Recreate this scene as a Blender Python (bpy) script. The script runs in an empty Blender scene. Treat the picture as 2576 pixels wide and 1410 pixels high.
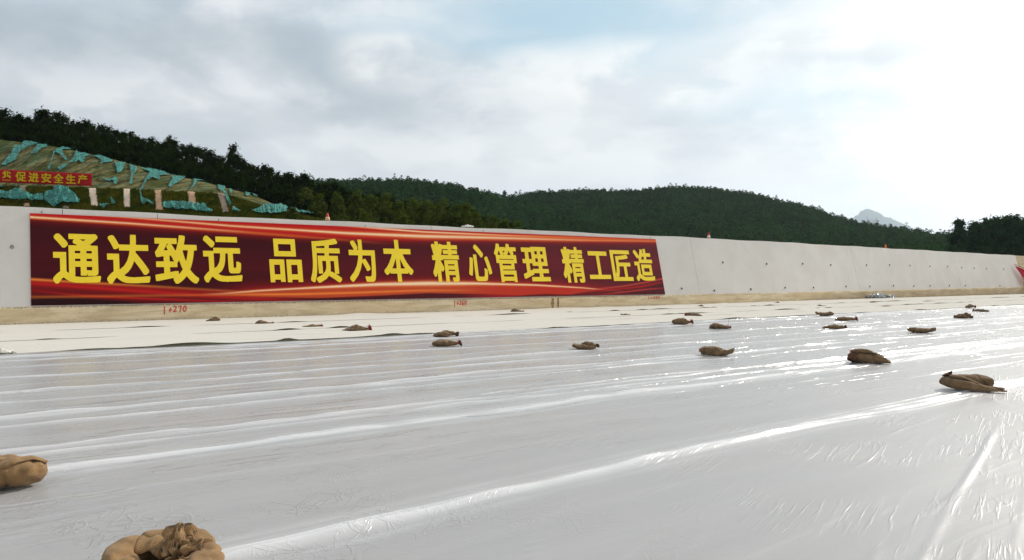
import bpy, bmesh, math, random
import numpy as np
from mathutils import Vector, Matrix, noise as mnoise

# ------------------------------------------------------------------ camera, light, sky, exposure
sc = bpy.context.scene
R = math.radians
CAM_Z = 1.3
FPX = 1886.7                     # focal length in pixels of a 2576 wide picture
CX, HY = 1288.0, 699.3           # picture centre column, horizon row (2576 wide picture)

cam_d = bpy.data.cameras.new("camera")
cam_d.sensor_width = 36.0
cam_d.lens = FPX / 2576 * 36.0
cam_d.clip_start = 0.05
cam_d.clip_end = 60000
cam = bpy.data.objects.new("camera", cam_d)
sc.collection.objects.link(cam)
cam.location = (0, 0, CAM_Z)
cam.rotation_euler = (R(90 - 0.172), 0, 0)
sc.camera = cam

SUN_AZ, SUN_EL = R(49), R(32)
sun_dir = Vector((math.sin(SUN_AZ) * math.cos(SUN_EL), math.cos(SUN_AZ) * math.cos(SUN_EL), math.sin(SUN_EL)))
sun_d = bpy.data.lights.new("sun", 'SUN')
sun_d.energy = 3.6
sun_d.angle = R(1.2)
sun_d.color = (1.0, 0.93, 0.82)
sun = bpy.data.objects.new("sun", sun_d)
sun.rotation_euler = (-sun_dir).to_track_quat('-Z', 'Y').to_euler()
sun.location = sun_dir * 60
sc.collection.objects.link(sun)

sc.view_settings.view_transform = 'Standard'
sc.view_settings.look = 'None'
sc.view_settings.exposure = 0.08
sc.view_settings.gamma = 1.0
sc.cycles.use_denoising = True
sc.cycles.max_bounces = 6
sc.cycles.transparent_max_bounces = 6
sc.cycles.sample_clamp_indirect = 6.0


class NT:
    """small helper for writing node trees"""
    def __init__(self, tree):
        self.t = tree
        self.n = tree.nodes
        self.l = tree.links

    def node(self, typ, ins=None, **props):
        nd = self.n.new(typ)
        for k, v in props.items():
            setattr(nd, k, v)
        for k, v in (ins or {}).items():
            self.set(nd.inputs[k], v)
        return nd

    def set(self, sock, v):
        if isinstance(v, bpy.types.NodeSocket):
            self.l.new(v, sock)
        elif isinstance(v, bpy.types.Node):
            self.l.new(v.outputs[0], sock)
        else:
            try:
                sock.default_value = v
            except Exception:
                sock.default_value = tuple(v) + (1.0,)

    def math(self, op, a, b=0.0, c=0.0, clamp=False):
        nd = self.n.new('ShaderNodeMath')
        nd.operation = op
        nd.use_clamp = clamp
        for i, v in enumerate((a, b, c)):
            self.set(nd.inputs[i], v)
        return nd.outputs[0]

    def vmath(self, op, a, b=None, s=None):
        nd = self.n.new('ShaderNodeVectorMath')
        nd.operation = op
        self.set(nd.inputs[0], a)
        if b is not None:
            self.set(nd.inputs[1], b)
        if s is not None:
            self.set(nd.inputs['Scale'], s)
        return nd.outputs['Value'] if op in ('DOT_PRODUCT', 'LENGTH', 'DISTANCE') else nd.outputs[0]

    def mix(self, f, a, b, blend='MIX'):
        nd = self.n.new('ShaderNodeMix')
        nd.data_type = 'RGBA'
        nd.blend_type = blend
        self.set(nd.inputs[0], f)
        for i, v in ((6, a), (7, b)):
            if isinstance(v, (tuple, list)) and len(v) == 3:
                v = tuple(v) + (1.0,)
            self.set(nd.inputs[i], v)
        return nd.outputs[2]

    def ramp(self, f, stops, interp='LINEAR'):
        nd = self.n.new('ShaderNodeValToRGB')
        nd.color_ramp.interpolation = interp
        el = nd.color_ramp.elements
        while len(el) < len(stops):
            el.new(0.5)
        for e, (p, c) in zip(el, stops):
            e.position = p
            e.color = (c, c, c, 1) if isinstance(c, (int, float)) else tuple(c) + (1,)
        self.set(nd.inputs[0], f)
        return nd.outputs[0]

    def smooth(self, f, a, b):
        nd = self.n.new('ShaderNodeMapRange')
        nd.interpolation_type = 'SMOOTHSTEP'
        self.set(nd.inputs[0], f)
        nd.inputs[1].default_value = a
        nd.inputs[2].default_value = b
        return nd.outputs[0]

    def noise(self, vec, scale, detail=4, rough=0.55, dist=0.0, dim='3D'):
        nd = self.n.new('ShaderNodeTexNoise')
        nd.noise_dimensions = dim
        self.set(nd.inputs['Vector'], vec)
        nd.inputs['Scale'].default_value = scale
        nd.inputs['Detail'].default_value = detail
        nd.inputs['Roughness'].default_value = rough
        nd.inputs['Distortion'].default_value = dist
        return nd.outputs[0]

    def mapping(self, vec, scale=(1, 1, 1), rot=(0, 0, 0), loc=(0, 0, 0)):
        nd = self.n.new('ShaderNodeMapping')
        self.set(nd.inputs[0], vec)
        nd.inputs[1].default_value = loc
        nd.inputs[2].default_value = rot
        nd.inputs[3].default_value = scale
        return nd.outputs[0]


def pix_dir(x, y):
    return Vector(((x - CX) / FPX, 1.0, (HY - y) / FPX)).normalized()


def build_world():
    w = bpy.data.worlds.new("World")
    sc.world = w
    w.use_nodes = True
    t = NT(w.node_tree)
    t.n.clear()
    sky = t.node('ShaderNodeTexSky', sky_type='NISHITA', sun_disc=False)
    sky.sun_elevation = SUN_EL
    sky.sun_rotation = SUN_AZ
    sky.air_density = 1.2
    sky.dust_density = 2.5
    tc = t.node('ShaderNodeTexCoord')
    d = t.vmath('NORMALIZE', tc.outputs['Generated'])
    sep = t.node('ShaderNodeSeparateXYZ', {0: d})
    z = t.math('MAXIMUM', sep.outputs[2], 0.0)
    k = t.math('DIVIDE', 1.0, t.math('ADD', z, 0.22))
    flat = t.vmath('SCALE', d, s=k)                       # a cloud layer seen in perspective
    warp = t.noise(flat, 1.1, 3)
    p = t.vmath('ADD', flat, t.vmath('SCALE', t.node('ShaderNodeCombineXYZ', {0: warp, 1: warp, 2: 0.3}).outputs[0], s=0.35))
    n_big = t.noise(t.mapping(p, (1, 1, 1.6), loc=(3.1, 1.7, 0.4)), 1.25, 7, 0.5)
    n_mid = t.noise(t.mapping(d, (1, 1, 2.4), loc=(7.3, 2.2, 5.4)), 4.2, 7, 0.52, 0.25)
    n_fine = t.noise(t.mapping(d, (1, 1, 1.8), loc=(1.3, 9.2, 2.4)), 9.0, 6, 0.55, 0.2)
    amount = t.math('ADD', t.math('MULTIPLY', n_mid, 0.7), t.math('MULTIPLY', n_fine, 0.3))

    def blob(x, y, rx, ry, edge=0.9, wob=1.0):
        # soft cloud mass round a direction of the sky, with a ragged outline
        c = pix_dir(x, y)
        dv = t.vmath('SUBTRACT', d, tuple(c))
        right = Vector((c.y, -c.x, 0)).normalized()
        up = right.cross(c)
        a = t.math('DIVIDE', t.vmath('DOT_PRODUCT', dv, tuple(right)), rx / FPX)
        b = t.math('DIVIDE', t.vmath('DOT_PRODUCT', dv, tuple(up)), ry / FPX)
        r = t.math('SQRT', t.math('ADD', t.math('MULTIPLY', a, a), t.math('MULTIPLY', b, b)))
        r = t.math('ADD', r, t.math('MULTIPLY', t.math('SUBTRACT', amount, 0.5), 2.6 * wob))
        return t.math('SUBTRACT', 1.0, t.smooth(r, 1.0 - edge, 1.0 + edge * 0.5))

    # clear gaps
    gap = t.math('MAXIMUM', blob(1420, 50, 560, 130, 0.9, 0.9), t.math('MULTIPLY', blob(2000, 240, 260, 120, 0.9, 1.3), 0.7))
    gap = t.math('MAXIMUM', gap, t.math('MULTIPLY', blob(60, 0, 330, 70, 1.0), 0.6))
    gap = t.math('MAXIMUM', gap, t.math('MULTIPLY', blob(1300, -900, 1500, 600, 1.0), 0.8))
    # grey undersides
    dark = t.math('MULTIPLY', blob(330, 95, 700, 95, 0.9, 1.3), 1.0)
    dark = t.math('MAXIMUM', dark, t.math('MULTIPLY', blob(1000, 285, 430, 70, 0.9, 1.3), 0.85))
    dark = t.math('MAXIMUM', dark, t.math('MULTIPLY', blob(2190, 120, 260, 70, 0.9, 1.3), 0.75))
    dark = t.math('MAXIMUM', dark, t.math('MULTIPLY', blob(2470, 15, 300, 42, 0.9, 1.5), 0.8))
    dark = t.math('MAXIMUM', dark, t.math('MULTIPLY', blob(-900, 200, 900, 300, 1.0), 0.7))
    dark = t.math('MAXIMUM', dark, t.math('MULTIPLY', blob(1800, 345, 330, 50, 0.9, 1.4), 0.5))
    dark = t.math('MAXIMUM', dark, t.math('MULTIPLY', blob(700, -500, 900, 250, 1.0), 0.6))
    # lit cauliflower tops
    puff = t.smooth(n_fine, 0.40, 0.62)
    lit = t.math('MAXIMUM', t.math('MULTIPLY', blob(1010, 150, 130, 75, 0.6, 1.6), 0.6), t.math('MULTIPLY', blob(1580, 200, 400, 85, 0.8, 1.5), 0.75))
    lit = t.math('MAXIMUM', lit, t.math('MULTIPLY', blob(2260, 50, 380, 60, 0.7, 1.8), 0.9))
    lit = t.math('MAXIMUM', lit, t.math('MULTIPLY', blob(1250, 400, 800, 75, 1.0, 1.3), 0.55))
    lit = t.math('MAXIMUM', lit, t.math('MULTIPLY', blob(330, 260, 330, 60, 0.9, 1.3), 0.5))
    lit = t.math('MULTIPLY', lit, t.math('ADD', 0.45, t.math('MULTIPLY', puff, 0.55)))

    base = t.mix(t.smooth(n_mid, 0.40, 0.60), (0.555, 0.595, 0.645), (0.775, 0.795, 0.815))
    base = t.mix(t.math('MULTIPLY', t.smooth(n_fine, 0.49, 0.62), 0.5), base, (0.90, 0.91, 0.92))
    sk = t.vmath('SCALE', sky.outputs[0], s=0.055)
    base = t.mix(gap, base, t.mix(0.2, (0.44, 0.66, 0.80), sk))
    base = t.mix(t.math('MULTIPLY', dark, 0.8), base, t.mix(t.smooth(n_fine, 0.35, 0.7), (0.41, 0.465, 0.515), (0.53, 0.575, 0.615)))
    base = t.mix(lit, base, (1.0, 0.985, 0.96))
    # towards the horizon the air is pale
    hz = t.math('SUBTRACT', 1.0, t.smooth(sep.outputs[2], 0.02, 0.20))
    base = t.mix(t.math('MULTIPLY', hz, 0.6), base, (0.82, 0.845, 0.865))
    # thin cloud in front of the sun glows
    gd = pix_dir(2680, 340)
    gdot = t.math('MAXIMUM', t.vmath('DOT_PRODUCT', d, tuple(gd)), 0.0)
    glow = t.math('ADD', t.math('MULTIPLY', t.math('POWER', gdot, 55.0), 1.0), t.math('MULTIPLY', t.math('POWER', gdot, 9.0), 0.22))
    gw = t.math('MULTIPLY', glow, t.math('ADD', 0.95, t.math('MULTIPLY', t.math('SUBTRACT', amount, 0.5), 2.2)))
    gw = t.math('MULTIPLY', gw, t.math('SUBTRACT', 1.0, t.math('MULTIPLY', t.math('MAXIMUM', dark, t.math('MULTIPLY', gap, 0.7)), 0.85)))
    base = t.mix(t.math('MULTIPLY', gw, 1.0, clamp=True), base, (1.25, 1.22, 1.18))
    core = t.math('POWER', t.math('MAXIMUM', t.vmath('DOT_PRODUCT', d, tuple(sun_dir)), 0.0), 30.0)
    base = t.mix(core, base, (3.2, 3.0, 2.7))
    below = t.smooth(sep.outputs[2], -0.05, 0.0)
    base = t.mix(below, (0.30, 0.32, 0.32), base)
    bg = t.node('ShaderNodeBackground', {0: t.vmath('SCALE', base, s=10.0), 1: 0.1})
    out = t.node('ShaderNodeOutputWorld', {0: bg})


build_world()

# ------------------------------------------------------------------ helpers
rng = np.random.default_rng(7)
random.seed(7)


def link(o, parent=None):
    sc.collection.objects.link(o)
    if parent is not None:
        o.parent = parent
    return o


def mesh_data(name, v, f, mat=None, smooth=False, uv=None, col=None):
    me = bpy.data.meshes.new(name)
    v = np.asarray(v, dtype=np.float32).reshape(-1, 3)
    if isinstance(f, np.ndarray) and f.ndim == 2:
        n, k = f.shape
        me.vertices.add(len(v))
        me.vertices.foreach_set('co', v.ravel())
        me.loops.add(n * k)
        me.loops.foreach_set('vertex_index', f.astype(np.int32).ravel())
        me.polygons.add(n)
        me.polygons.foreach_set('loop_start', np.arange(0, n * k, k, dtype=np.int32))
        me.update(calc_edges=True)
        me.validate()
    else:
        me.from_pydata([tuple(map(float, q)) for q in v], [], [tuple(map(int, q)) for q in f])
        me.update()
    if smooth:
        me.polygons.foreach_set('use_smooth', np.ones(len(me.polygons), dtype=bool))
    if uv is not None:
        lay = me.uv_layers.new(name='UVMap')
        li = np.empty(len(me.loops), dtype=np.int32)
        me.loops.foreach_get('vertex_index', li)
        lay.data.foreach_set('uv', np.asarray(uv, dtype=np.float32)[li].ravel())
    if col is not None:
        a = me.color_attributes.new('Col', 'FLOAT_COLOR', 'POINT')
        c = np.ones((len(v), 4), dtype=np.float32)
        c[:, :3] = col
        a.data.foreach_set('color', c.ravel())
    if mat is not None:
        me.materials.append(mat)
    return me


def obj(name, v, f, mat=None, parent=None, **kw):
    return link(bpy.data.objects.new(name, mesh_data(name, v, f, mat, **kw)), parent)


def empty(name, loc=(0, 0, 0), rz=0.0):
    o = bpy.data.objects.new(name, None)
    o.empty_display_size = 0.2
    o.location = loc
    o.rotation_euler = (0, 0, rz)
    return link(o)


def tag(o, label=None, cat=None, group=None, kind=None):
    if label:
        o['label'] = label
    if cat:
        o['category'] = cat
    if group:
        o['group'] = group
    if kind:
        o['kind'] = kind
    return o


def grid_faces(nr, nc, wrap=False):
    i = np.arange(nr - 1)[:, None]
    j = np.arange(nc if wrap else nc - 1)[None, :]
    a = i * nc + j
    b = i * nc + (j + 1) % nc
    return np.stack([a, b, b + nc, a + nc], -1).reshape(-1, 4)


class MB:
    def __init__(self):
        self.v, self.f = [], []

    def add(self, v, f):
        o = len(self.v)
        self.v += [tuple(q) for q in v]
        self.f += [tuple(i + o for i in q) for q in f]

    def box(self, c, s, m=None):
        x, y, z = c
        a, b, h = s[0] / 2, s[1] / 2, s[2] / 2
        v = [Vector((x + i * a, y + j * b, z + k * h)) for k in (-1, 1) for j in (-1, 1) for i in (-1, 1)]
        if m:
            v = [m @ q for q in v]
        self.add(v, [(0, 2, 3, 1), (4, 5, 7, 6), (0, 1, 5, 4), (2, 6, 7, 3), (0, 4, 6, 2), (1, 3, 7, 5)])

    def tube(self, pts, r, n=8, cap=True):
        pts = [Vector(q) for q in pts]
        if isinstance(r, (int, float)):
            r = [r] * len(pts)
        rings = []
        for i, q in enumerate(pts):
            t = (pts[min(i + 1, len(pts) - 1)] - pts[max(i - 1, 0)]).normalized()
            u = t.orthogonal().normalized() if i == 0 else (u - t * u.dot(t)).normalized()
            w = t.cross(u)
            rings.append([q + (u * math.cos(2 * math.pi * k / n) + w * math.sin(2 * math.pi * k / n)) * r[i] for k in range(n)])
        v = [q for ring in rings for q in ring]
        f = [(i * n + k, i * n + (k + 1) % n, (i + 1) * n + (k + 1) % n, (i + 1) * n + k) for i in range(len(pts) - 1) for k in range(n)]
        if cap:
            f.append(tuple(range(n))[::-1])
            f.append(tuple((len(pts) - 1) * n + k for k in range(n)))
        self.add(v, f)

    def obj(self, name, mat, parent=None, smooth=False):
        return obj(name, self.v, self.f, mat, parent, smooth=smooth)


def interp(x, tab):
    xs = [q[0] for q in tab]
    ys = [q[1] for q in tab]
    return np.interp(x, xs, ys)


def vnoise(P, scale, seed=0.0, octaves=3):
    """value noise for arrays of points (n,3)"""
    out = np.empty(len(P))
    for i, q in enumerate(P):
        out[i] = mnoise.fractal(Vector((q[0] * scale + seed, q[1] * scale - seed, q[2] * scale + 2 * seed)), 1.0, 2.0, octaves)
    return out


# ------------------------------------------------------------------ materials
def new_mat(name):
    m = bpy.data.materials.new(name)
    m.use_nodes = True
    t = NT(m.node_tree)
    b = t.n['Principled BSDF']
    return m, t, b


def bump(t, b, h, strength, dist):
    bn = t.node('ShaderNodeBump', {'Height': h})
    bn.inputs['Strength'].default_value = strength
    bn.inputs['Distance'].default_value = dist
    t.l.new(bn.outputs[0], b.inputs['Normal'])
    return bn


def simple_mat(name, col, rough=0.7, var=0.15, scale=6.0, spec=0.4):
    m, t, b = new_mat(name)
    tc = t.node('ShaderNodeTexCoord')
    n = t.noise(tc.outputs['Object'], scale, 5)
    lo = tuple(c * (1 - var) for c in col)
    hi = tuple(min(1, c * (1 + var)) for c in col)
    t.l.new(t.mix(t.smooth(n, 0.3, 0.7), lo, hi), b.inputs['Base Color'])
    b.inputs['Roughness'].default_value = rough
    b.inputs['Specular IOR Level'].default_value = spec
    return m


def mat_film():
    m, t, b = new_mat("clear_plastic_film")
    tc = t.node('ShaderNodeTexCoord')
    P = tc.outputs['Object']                     # x along the wall, y across
    wob = t.noise(P, 0.35, 2)
    sh = t.vmath('ADD', P, t.node('ShaderNodeCombineXYZ', {1: t.math('MULTIPLY', t.math('SUBTRACT', wob, 0.5), 0.5)}).outputs[0])
    lines = t.noise(t.mapping(sh, (0.05, 3.4, 1)), 1.0, 5, 0.62)
    fine = t.noise(t.mapping(sh, (0.35, 16, 1), loc=(4, 2, 0)), 1.0, 3, 0.6)
    beads = t.noise(t.mapping(sh, (6.0, 20, 1), loc=(1, 8, 0)), 1.0, 2, 0.5)
    crink = t.noise(t.mapping(P, (1, 1, 1), rot=(0, 0, 0.6)), 11.0, 5, 0.6, 1.6)
    crease = t.noise(t.mapping(P, (2.2, 9, 1), rot=(0, 0, -0.65)), 1.4, 4, 0.55, 0.9)
    crease = t.math('ABSOLUTE', t.math('SUBTRACT', crease, 0.5))
    crease = t.math('SUBTRACT', 1.0, t.smooth(crease, 0.0, 0.07))
    patch = t.smooth(t.noise(P, 0.22, 3), 0.45, 0.62)
    sepP = t.node('ShaderNodeSeparateXYZ', {0: P})
    near = t.math('SUBTRACT', 1.0, t.smooth(sepP.outputs[1], 4.0, 7.5))
    far = t.smooth(sepP.outputs[1], 3.6, 6.4)
    rdg = t.noise(t.mapping(sh, (0.10, 5.5, 1), loc=(9, 3, 0)), 1.0, 2, 0.5)
    rdg = t.math('SUBTRACT', 1.0, t.math('MULTIPLY', t.math('ABSOLUTE', t.math('SUBTRACT', rdg, 0.5)), 14.0), clamp=True)
    brk = t.smooth(t.noise(t.mapping(sh, (0.9, 3.0, 1), loc=(2, 1, 0)), 1.0, 4, 0.65), 0.50, 0.62)
    rdg = t.math('MULTIPLY', t.math('MULTIPLY', rdg, brk), far)
    gathered = t.node('ShaderNodeAttribute', attribute_name='Col').outputs['Fac']      # where the film lies in several layers
    def along(theta, scale, loc=(0, 0, 0)):          # coordinates stretched along a direction of the sheet
        return t.mapping(t.mapping(P, rot=(0, 0, -theta)), scale, loc=loc)

    def thin(n, w):
        return t.math('SUBTRACT', 1.0, t.smooth(t.math('ABSOLUTE', t.math('SUBTRACT', n, 0.5)), 0.0, w))
    left = t.math('SUBTRACT', 1.0, t.smooth(sepP.outputs[0], 1.2, 3.4))
    fan = thin(t.noise(along(0.36, (0.7, 9, 1)), 1.0, 3, 0.6, 0.25), 0.05)
    fan = t.math('MULTIPLY', fan, t.smooth(t.noise(P, 0.9, 3), 0.46, 0.6))
    fan = t.math('MULTIPLY', t.math('MULTIPLY', fan, near), t.math('SUBTRACT', 1.0, t.math('MULTIPLY', left, 0.7)))
    w1 = thin(t.noise(along(-0.55, (2.2, 6, 1), (3, 1, 0)), 1.0, 3, 0.55, 1.0), 0.035)
    w2 = thin(t.noise(along(0.9, (3.0, 7, 1), (8, 4, 0)), 1.0, 3, 0.55, 1.2), 0.035)
    wm = t.smooth(t.noise(P, 1.3, 3, 0.6), 0.46, 0.60)
    wrk = t.math('MULTIPLY', t.math('MAXIMUM', w1, t.math('MULTIPLY', w2, 0.8)), t.math('MULTIPLY', wm, t.math('MULTIPLY', near, left)))
    radial = t.noise(along(0.25, (1.2, 14, 1), (2, 6, 0)), 1.0, 4, 0.6, 0.4)
    h = t.math('MULTIPLY', lines, 0.20)
    h = t.math('ADD', h, t.math('MULTIPLY', t.math('MULTIPLY', fine, t.math('ADD', 0.25, gathered)), 0.16))
    h = t.math('ADD', h, t.math('MULTIPLY', rdg, 0.42))
    h = t.math('ADD', h, t.math('MULTIPLY', t.math('MULTIPLY', beads, t.math('ADD', gathered, t.math('MULTIPLY', rdg, 0.6))), 0.25))
    h = t.math('ADD', h, t.math('MULTIPLY', t.math('MULTIPLY', crink, near), 0.014))
    h = t.math('ADD', h, t.math('MULTIPLY', fan, 0.060))
    h = t.math('ADD', h, t.math('MULTIPLY', wrk, 0.115))
    h = t.math('ADD', h, t.math('MULTIPLY', t.math('MULTIPLY', radial, t.math('MULTIPLY', near, patch)), 0.06))
    bump(t, b, h, 0.75, 0.035)
    c = t.mix(t.smooth(lines, 0.3, 0.7), (0.31, 0.305, 0.302), (0.34, 0.334, 0.33))
    c = t.mix(t.math('MULTIPLY', t.smooth(t.noise(P, 0.45, 5, 0.6), 0.5, 0.75), 0.55), c, (0.39, 0.365, 0.345))
    c = t.mix(t.math('MULTIPLY', gathered, 0.85), c, (0.78, 0.78, 0.79))
    t.l.new(c, b.inputs['Base Color'])
    r = t.math('ADD', 0.20, t.math('MULTIPLY', t.noise(P, 1.2, 3), 0.16))
    r = t.math('ADD', r, t.math('MULTIPLY', near, 0.07))
    r = t.math('SUBTRACT', r, t.math('MULTIPLY', t.math('MAXIMUM', gathered, rdg), 0.16))
    t.l.new(r, b.inputs['Roughness'])
    b.inputs['Specular IOR Level'].default_value = 0.45
    return m


def mat_geotextile():
    m, t, b = new_mat("white_geotextile_felt")
    tc = t.node('ShaderNodeTexCoord')
    P = tc.outputs['Object']
    n1 = t.noise(t.mapping(P, (0.3, 1.4, 1)), 1.0, 5, 0.6)
    n2 = t.noise(P, 60.0, 3)
    dirt = t.smooth(t.noise(t.mapping(P, (0.12, 2.6, 1), loc=(2, 5, 1)), 1.0, 5, 0.6), 0.56, 0.78)
    spots = t.smooth(t.noise(P, 3.1, 5, 0.7), 0.66, 0.74)
    c = t.mix(n1, (0.67, 0.64, 0.575), (0.74, 0.71, 0.65))
    c = t.mix(t.math('MULTIPLY', dirt, 0.45), c, (0.50, 0.40, 0.28))
    c = t.mix(t.math('MULTIPLY', spots, 0.4), c, (0.42, 0.36, 0.27))
    geo = t.node('ShaderNodeNewGeometry')
    c = t.mix(geo.outputs['Backfacing'], c, (0.30, 0.30, 0.24))
    t.l.new(c, b.inputs['Base Color'])
    b.inputs['Roughness'].default_value = 0.9
    b.inputs['Specular IOR Level'].default_value = 0.0
    h = t.math('ADD', t.math('MULTIPLY', n1, 1.0), t.math('MULTIPLY', n2, 0.05))
    bump(t, b, h, 0.5, 0.08)
    tr = t.node('ShaderNodeBsdfTranslucent', {0: (0.42, 0.42, 0.30, 1)})
    mx = t.node('ShaderNodeMixShader', {0: 0.22, 1: b.outputs[0], 2: tr.outputs[0]})
    t.l.new(mx.outputs[0], t.n['Material Output'].inputs[0])
    return m


def mat_wall():
    m, t, b = new_mat("painted_concrete")
    tc = t.node('ShaderNodeTexCoord')
    P = tc.outputs['Object']
    uv = tc.outputs['UV']
    n1 = t.noise(P, 0.7, 6, 0.6)
    n2 = t.noise(P, 9.0, 4, 0.6)
    streak = t.noise(t.mapping(uv, (3.5, 0.10, 1)), 1.0, 4, 0.6)
    sepu = t.node('ShaderNodeSeparateXYZ', {0: uv})
    low = t.math('SUBTRACT', 1.0, t.smooth(sepu.outputs[1], 0.5, 1.9))
    st = t.math('MULTIPLY', t.smooth(streak, 0.60, 0.74), t.math('ADD', t.math('MULTIPLY', low, 0.55), 0.06))
    c = t.mix(t.smooth(n1, 0.3, 0.7), (0.61, 0.58, 0.53), (0.67, 0.64, 0.59))
    c = t.mix(t.math('MULTIPLY', t.smooth(n2, 0.55, 0.75), 0.15), c, (0.46, 0.44, 0.42))
    c = t.mix(st, c, (0.30, 0.29, 0.27))
    lift = t.noise(t.mapping(uv, (0.12, 26, 1)), 1.0, 2)
    c = t.mix(t.math('MULTIPLY', t.smooth(lift, 0.62, 0.75), 0.10), c, (0.40, 0.39, 0.37))
    t.l.new(c, b.inputs['Base Color'])
    b.inputs['Roughness'].default_value = 0.8
    b.inputs['Specular IOR Level'].default_value = 0.25
    bump(t, b, t.math('ADD', n1, t.math('MULTIPLY', n2, 0.2)), 0.25, 0.03)
    return m


def mat_footing():
    m, t, b = new_mat("stained_raw_concrete")
    tc = t.node('ShaderNodeTexCoord')
    P = tc.outputs['Object']
    uv = tc.outputs['UV']
    n1 = t.noise(t.mapping(uv, (0.8, 5, 1)), 1.0, 6, 0.62, 0.4)
    n2 = t.noise(t.mapping(uv, (0.25, 0.6, 1), loc=(3, 3, 0)), 1.0, 3)
    run = t.noise(t.mapping(uv, (2.2, 0.25, 1)), 1.0, 5, 0.65)
    pits = t.noise(t.mapping(uv, (14, 14, 1)), 1.0, 3, 0.6)
    sepu = t.node('ShaderNodeSeparateXYZ', {0: uv})
    lowrough = t.math('SUBTRACT', 1.0, t.smooth(sepu.outputs[1], 0.0, 0.16))
    top = t.smooth(sepu.outputs[1], 0.44, 0.5)
    c = t.mix(t.smooth(n1, 0.32, 0.68), (0.53, 0.42, 0.255), (0.77, 0.65, 0.445))
    c = t.mix(t.math('MULTIPLY', t.smooth(n2, 0.4, 0.65), 0.5), c, (0.66, 0.50, 0.29))
    c = t.mix(t.math('MULTIPLY', t.smooth(run, 0.62, 0.72), 0.6), c, (0.25, 0.16, 0.085))
    c = t.mix(t.math('MULTIPLY', t.smooth(t.math('ADD', pits, t.math('MULTIPLY', lowrough, 0.13)), 0.62, 0.72), 0.55), c, (0.21, 0.18, 0.12))
    c = t.mix(t.math('MULTIPLY', t.math('MULTIPLY', top, t.smooth(pits, 0.4, 0.6)), 0.7), c, (0.12, 0.10, 0.07))
    t.l.new(c, b.inputs['Base Color'])
    b.inputs['Roughness'].default_value = 0.9
    b.inputs['Specular IOR Level'].default_value = 0.2
    bump(t, b, t.math('ADD', n1, t.math('MULTIPLY', pits, 0.5)), 0.6, 0.02)
    return m


def mat_burlap(name, col, weave=True):
    m, t, b = new_mat(name)
    tc = t.node('ShaderNodeTexCoord')
    uv = tc.outputs['UV']
    P = tc.outputs['Object']
    n = t.noise(P, 14.0, 5, 0.6)
    n2 = t.noise(P, 90.0, 3, 0.7)
    c = t.mix(t.smooth(n, 0.3, 0.7), tuple(q * 0.72 for q in col), tuple(q * 1.18 for q in col))
    c = t.mix(t.math('MULTIPLY', t.smooth(n2, 0.5, 0.7), 0.35), c, tuple(q * 0.5 for q in col))
    h = t.math('MULTIPLY', n2, 0.4)
    if weave:
        wx = t.node('ShaderNodeTexWave', {'Vector': uv}, wave_type='BANDS', bands_direction='X')
        wx.inputs['Scale'].default_value = 75
        wx.inputs['Distortion'].default_value = 0.8
        wy = t.node('ShaderNodeTexWave', {'Vector': uv}, wave_type='BANDS', bands_direction='Y')
        wy.inputs['Scale'].default_value = 75
        wy.inputs['Distortion'].default_value = 0.8
        cell = t.math('MULTIPLY', wx.outputs[1], wy.outputs[1])
        c = t.mix(t.math('MULTIPLY', t.math('SUBTRACT', 1.0, t.smooth(cell, 0.02, 0.35)), 0.65), c, tuple(q * 0.4 for q in col))
        h = t.math('ADD', h, cell)
    t.l.new(c, b.inputs['Base Color'])
    b.inputs['Roughness'].default_value = 0.95
    b.inputs['Specular IOR Level'].default_value = 0.0
    b.inputs['Sheen Weight'].default_value = 0.15
    bump(t, b, h, 0.6, 0.004)
    return m


def mat_leaf(name, c1, c2, trans=0.35, scale=0.6):
    m, t, b = new_mat(name)
    geo = t.node('ShaderNodeNewGeometry')
    info = t.node('ShaderNodeObjectInfo')
    n = t.noise(geo.outputs['Position'], scale, 4, 0.6)
    rnd = t.math('ADD', t.math('MULTIPLY', geo.outputs['Random Per Island'], 0.5), t.math('MULTIPLY', info.outputs['Random'], 0.25))
    f = t.math('ADD', t.math('MULTIPLY', t.smooth(n, 0.35, 0.65), 0.45), rnd, clamp=True)
    c = t.mix(f, c1, c2)
    t.l.new(c, b.inputs['Base Color'])
    b.inputs['Roughness'].default_value = 0.6
    b.inputs['Specular IOR Level'].default_value = 0.0
    tr = t.node('ShaderNodeBsdfTranslucent', {0: t.mix(0.4, c, (0.16, 0.20, 0.02))})
    mx = t.node('ShaderNodeMixShader', {0: trans, 1: b.outputs[0], 2: tr.outputs[0]})
    t.l.new(mx.outputs[0], t.n['Material Output'].inputs[0])
    return m


def mat_vcol(name, rough=0.5, spec=0.5, grain=0.0):
    m, t, b = new_mat(name)
    a = t.node('ShaderNodeAttribute', attribute_name='Col')
    c = a.outputs[0]
    if grain:
        tc = t.node('ShaderNodeTexCoord')
        n = t.noise(tc.outputs['Object'], 25.0, 3, 0.7)
        c = t.mix(grain, c, t.vmath('SCALE', c, s=t.math('ADD', 0.4, t.math('MULTIPLY', n, 1.2))))
    t.l.new(c, b.inputs['Base Color'])
    b.inputs['Roughness'].default_value = rough
    b.inputs['Specular IOR Level'].default_value = spec
    return m


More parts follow.
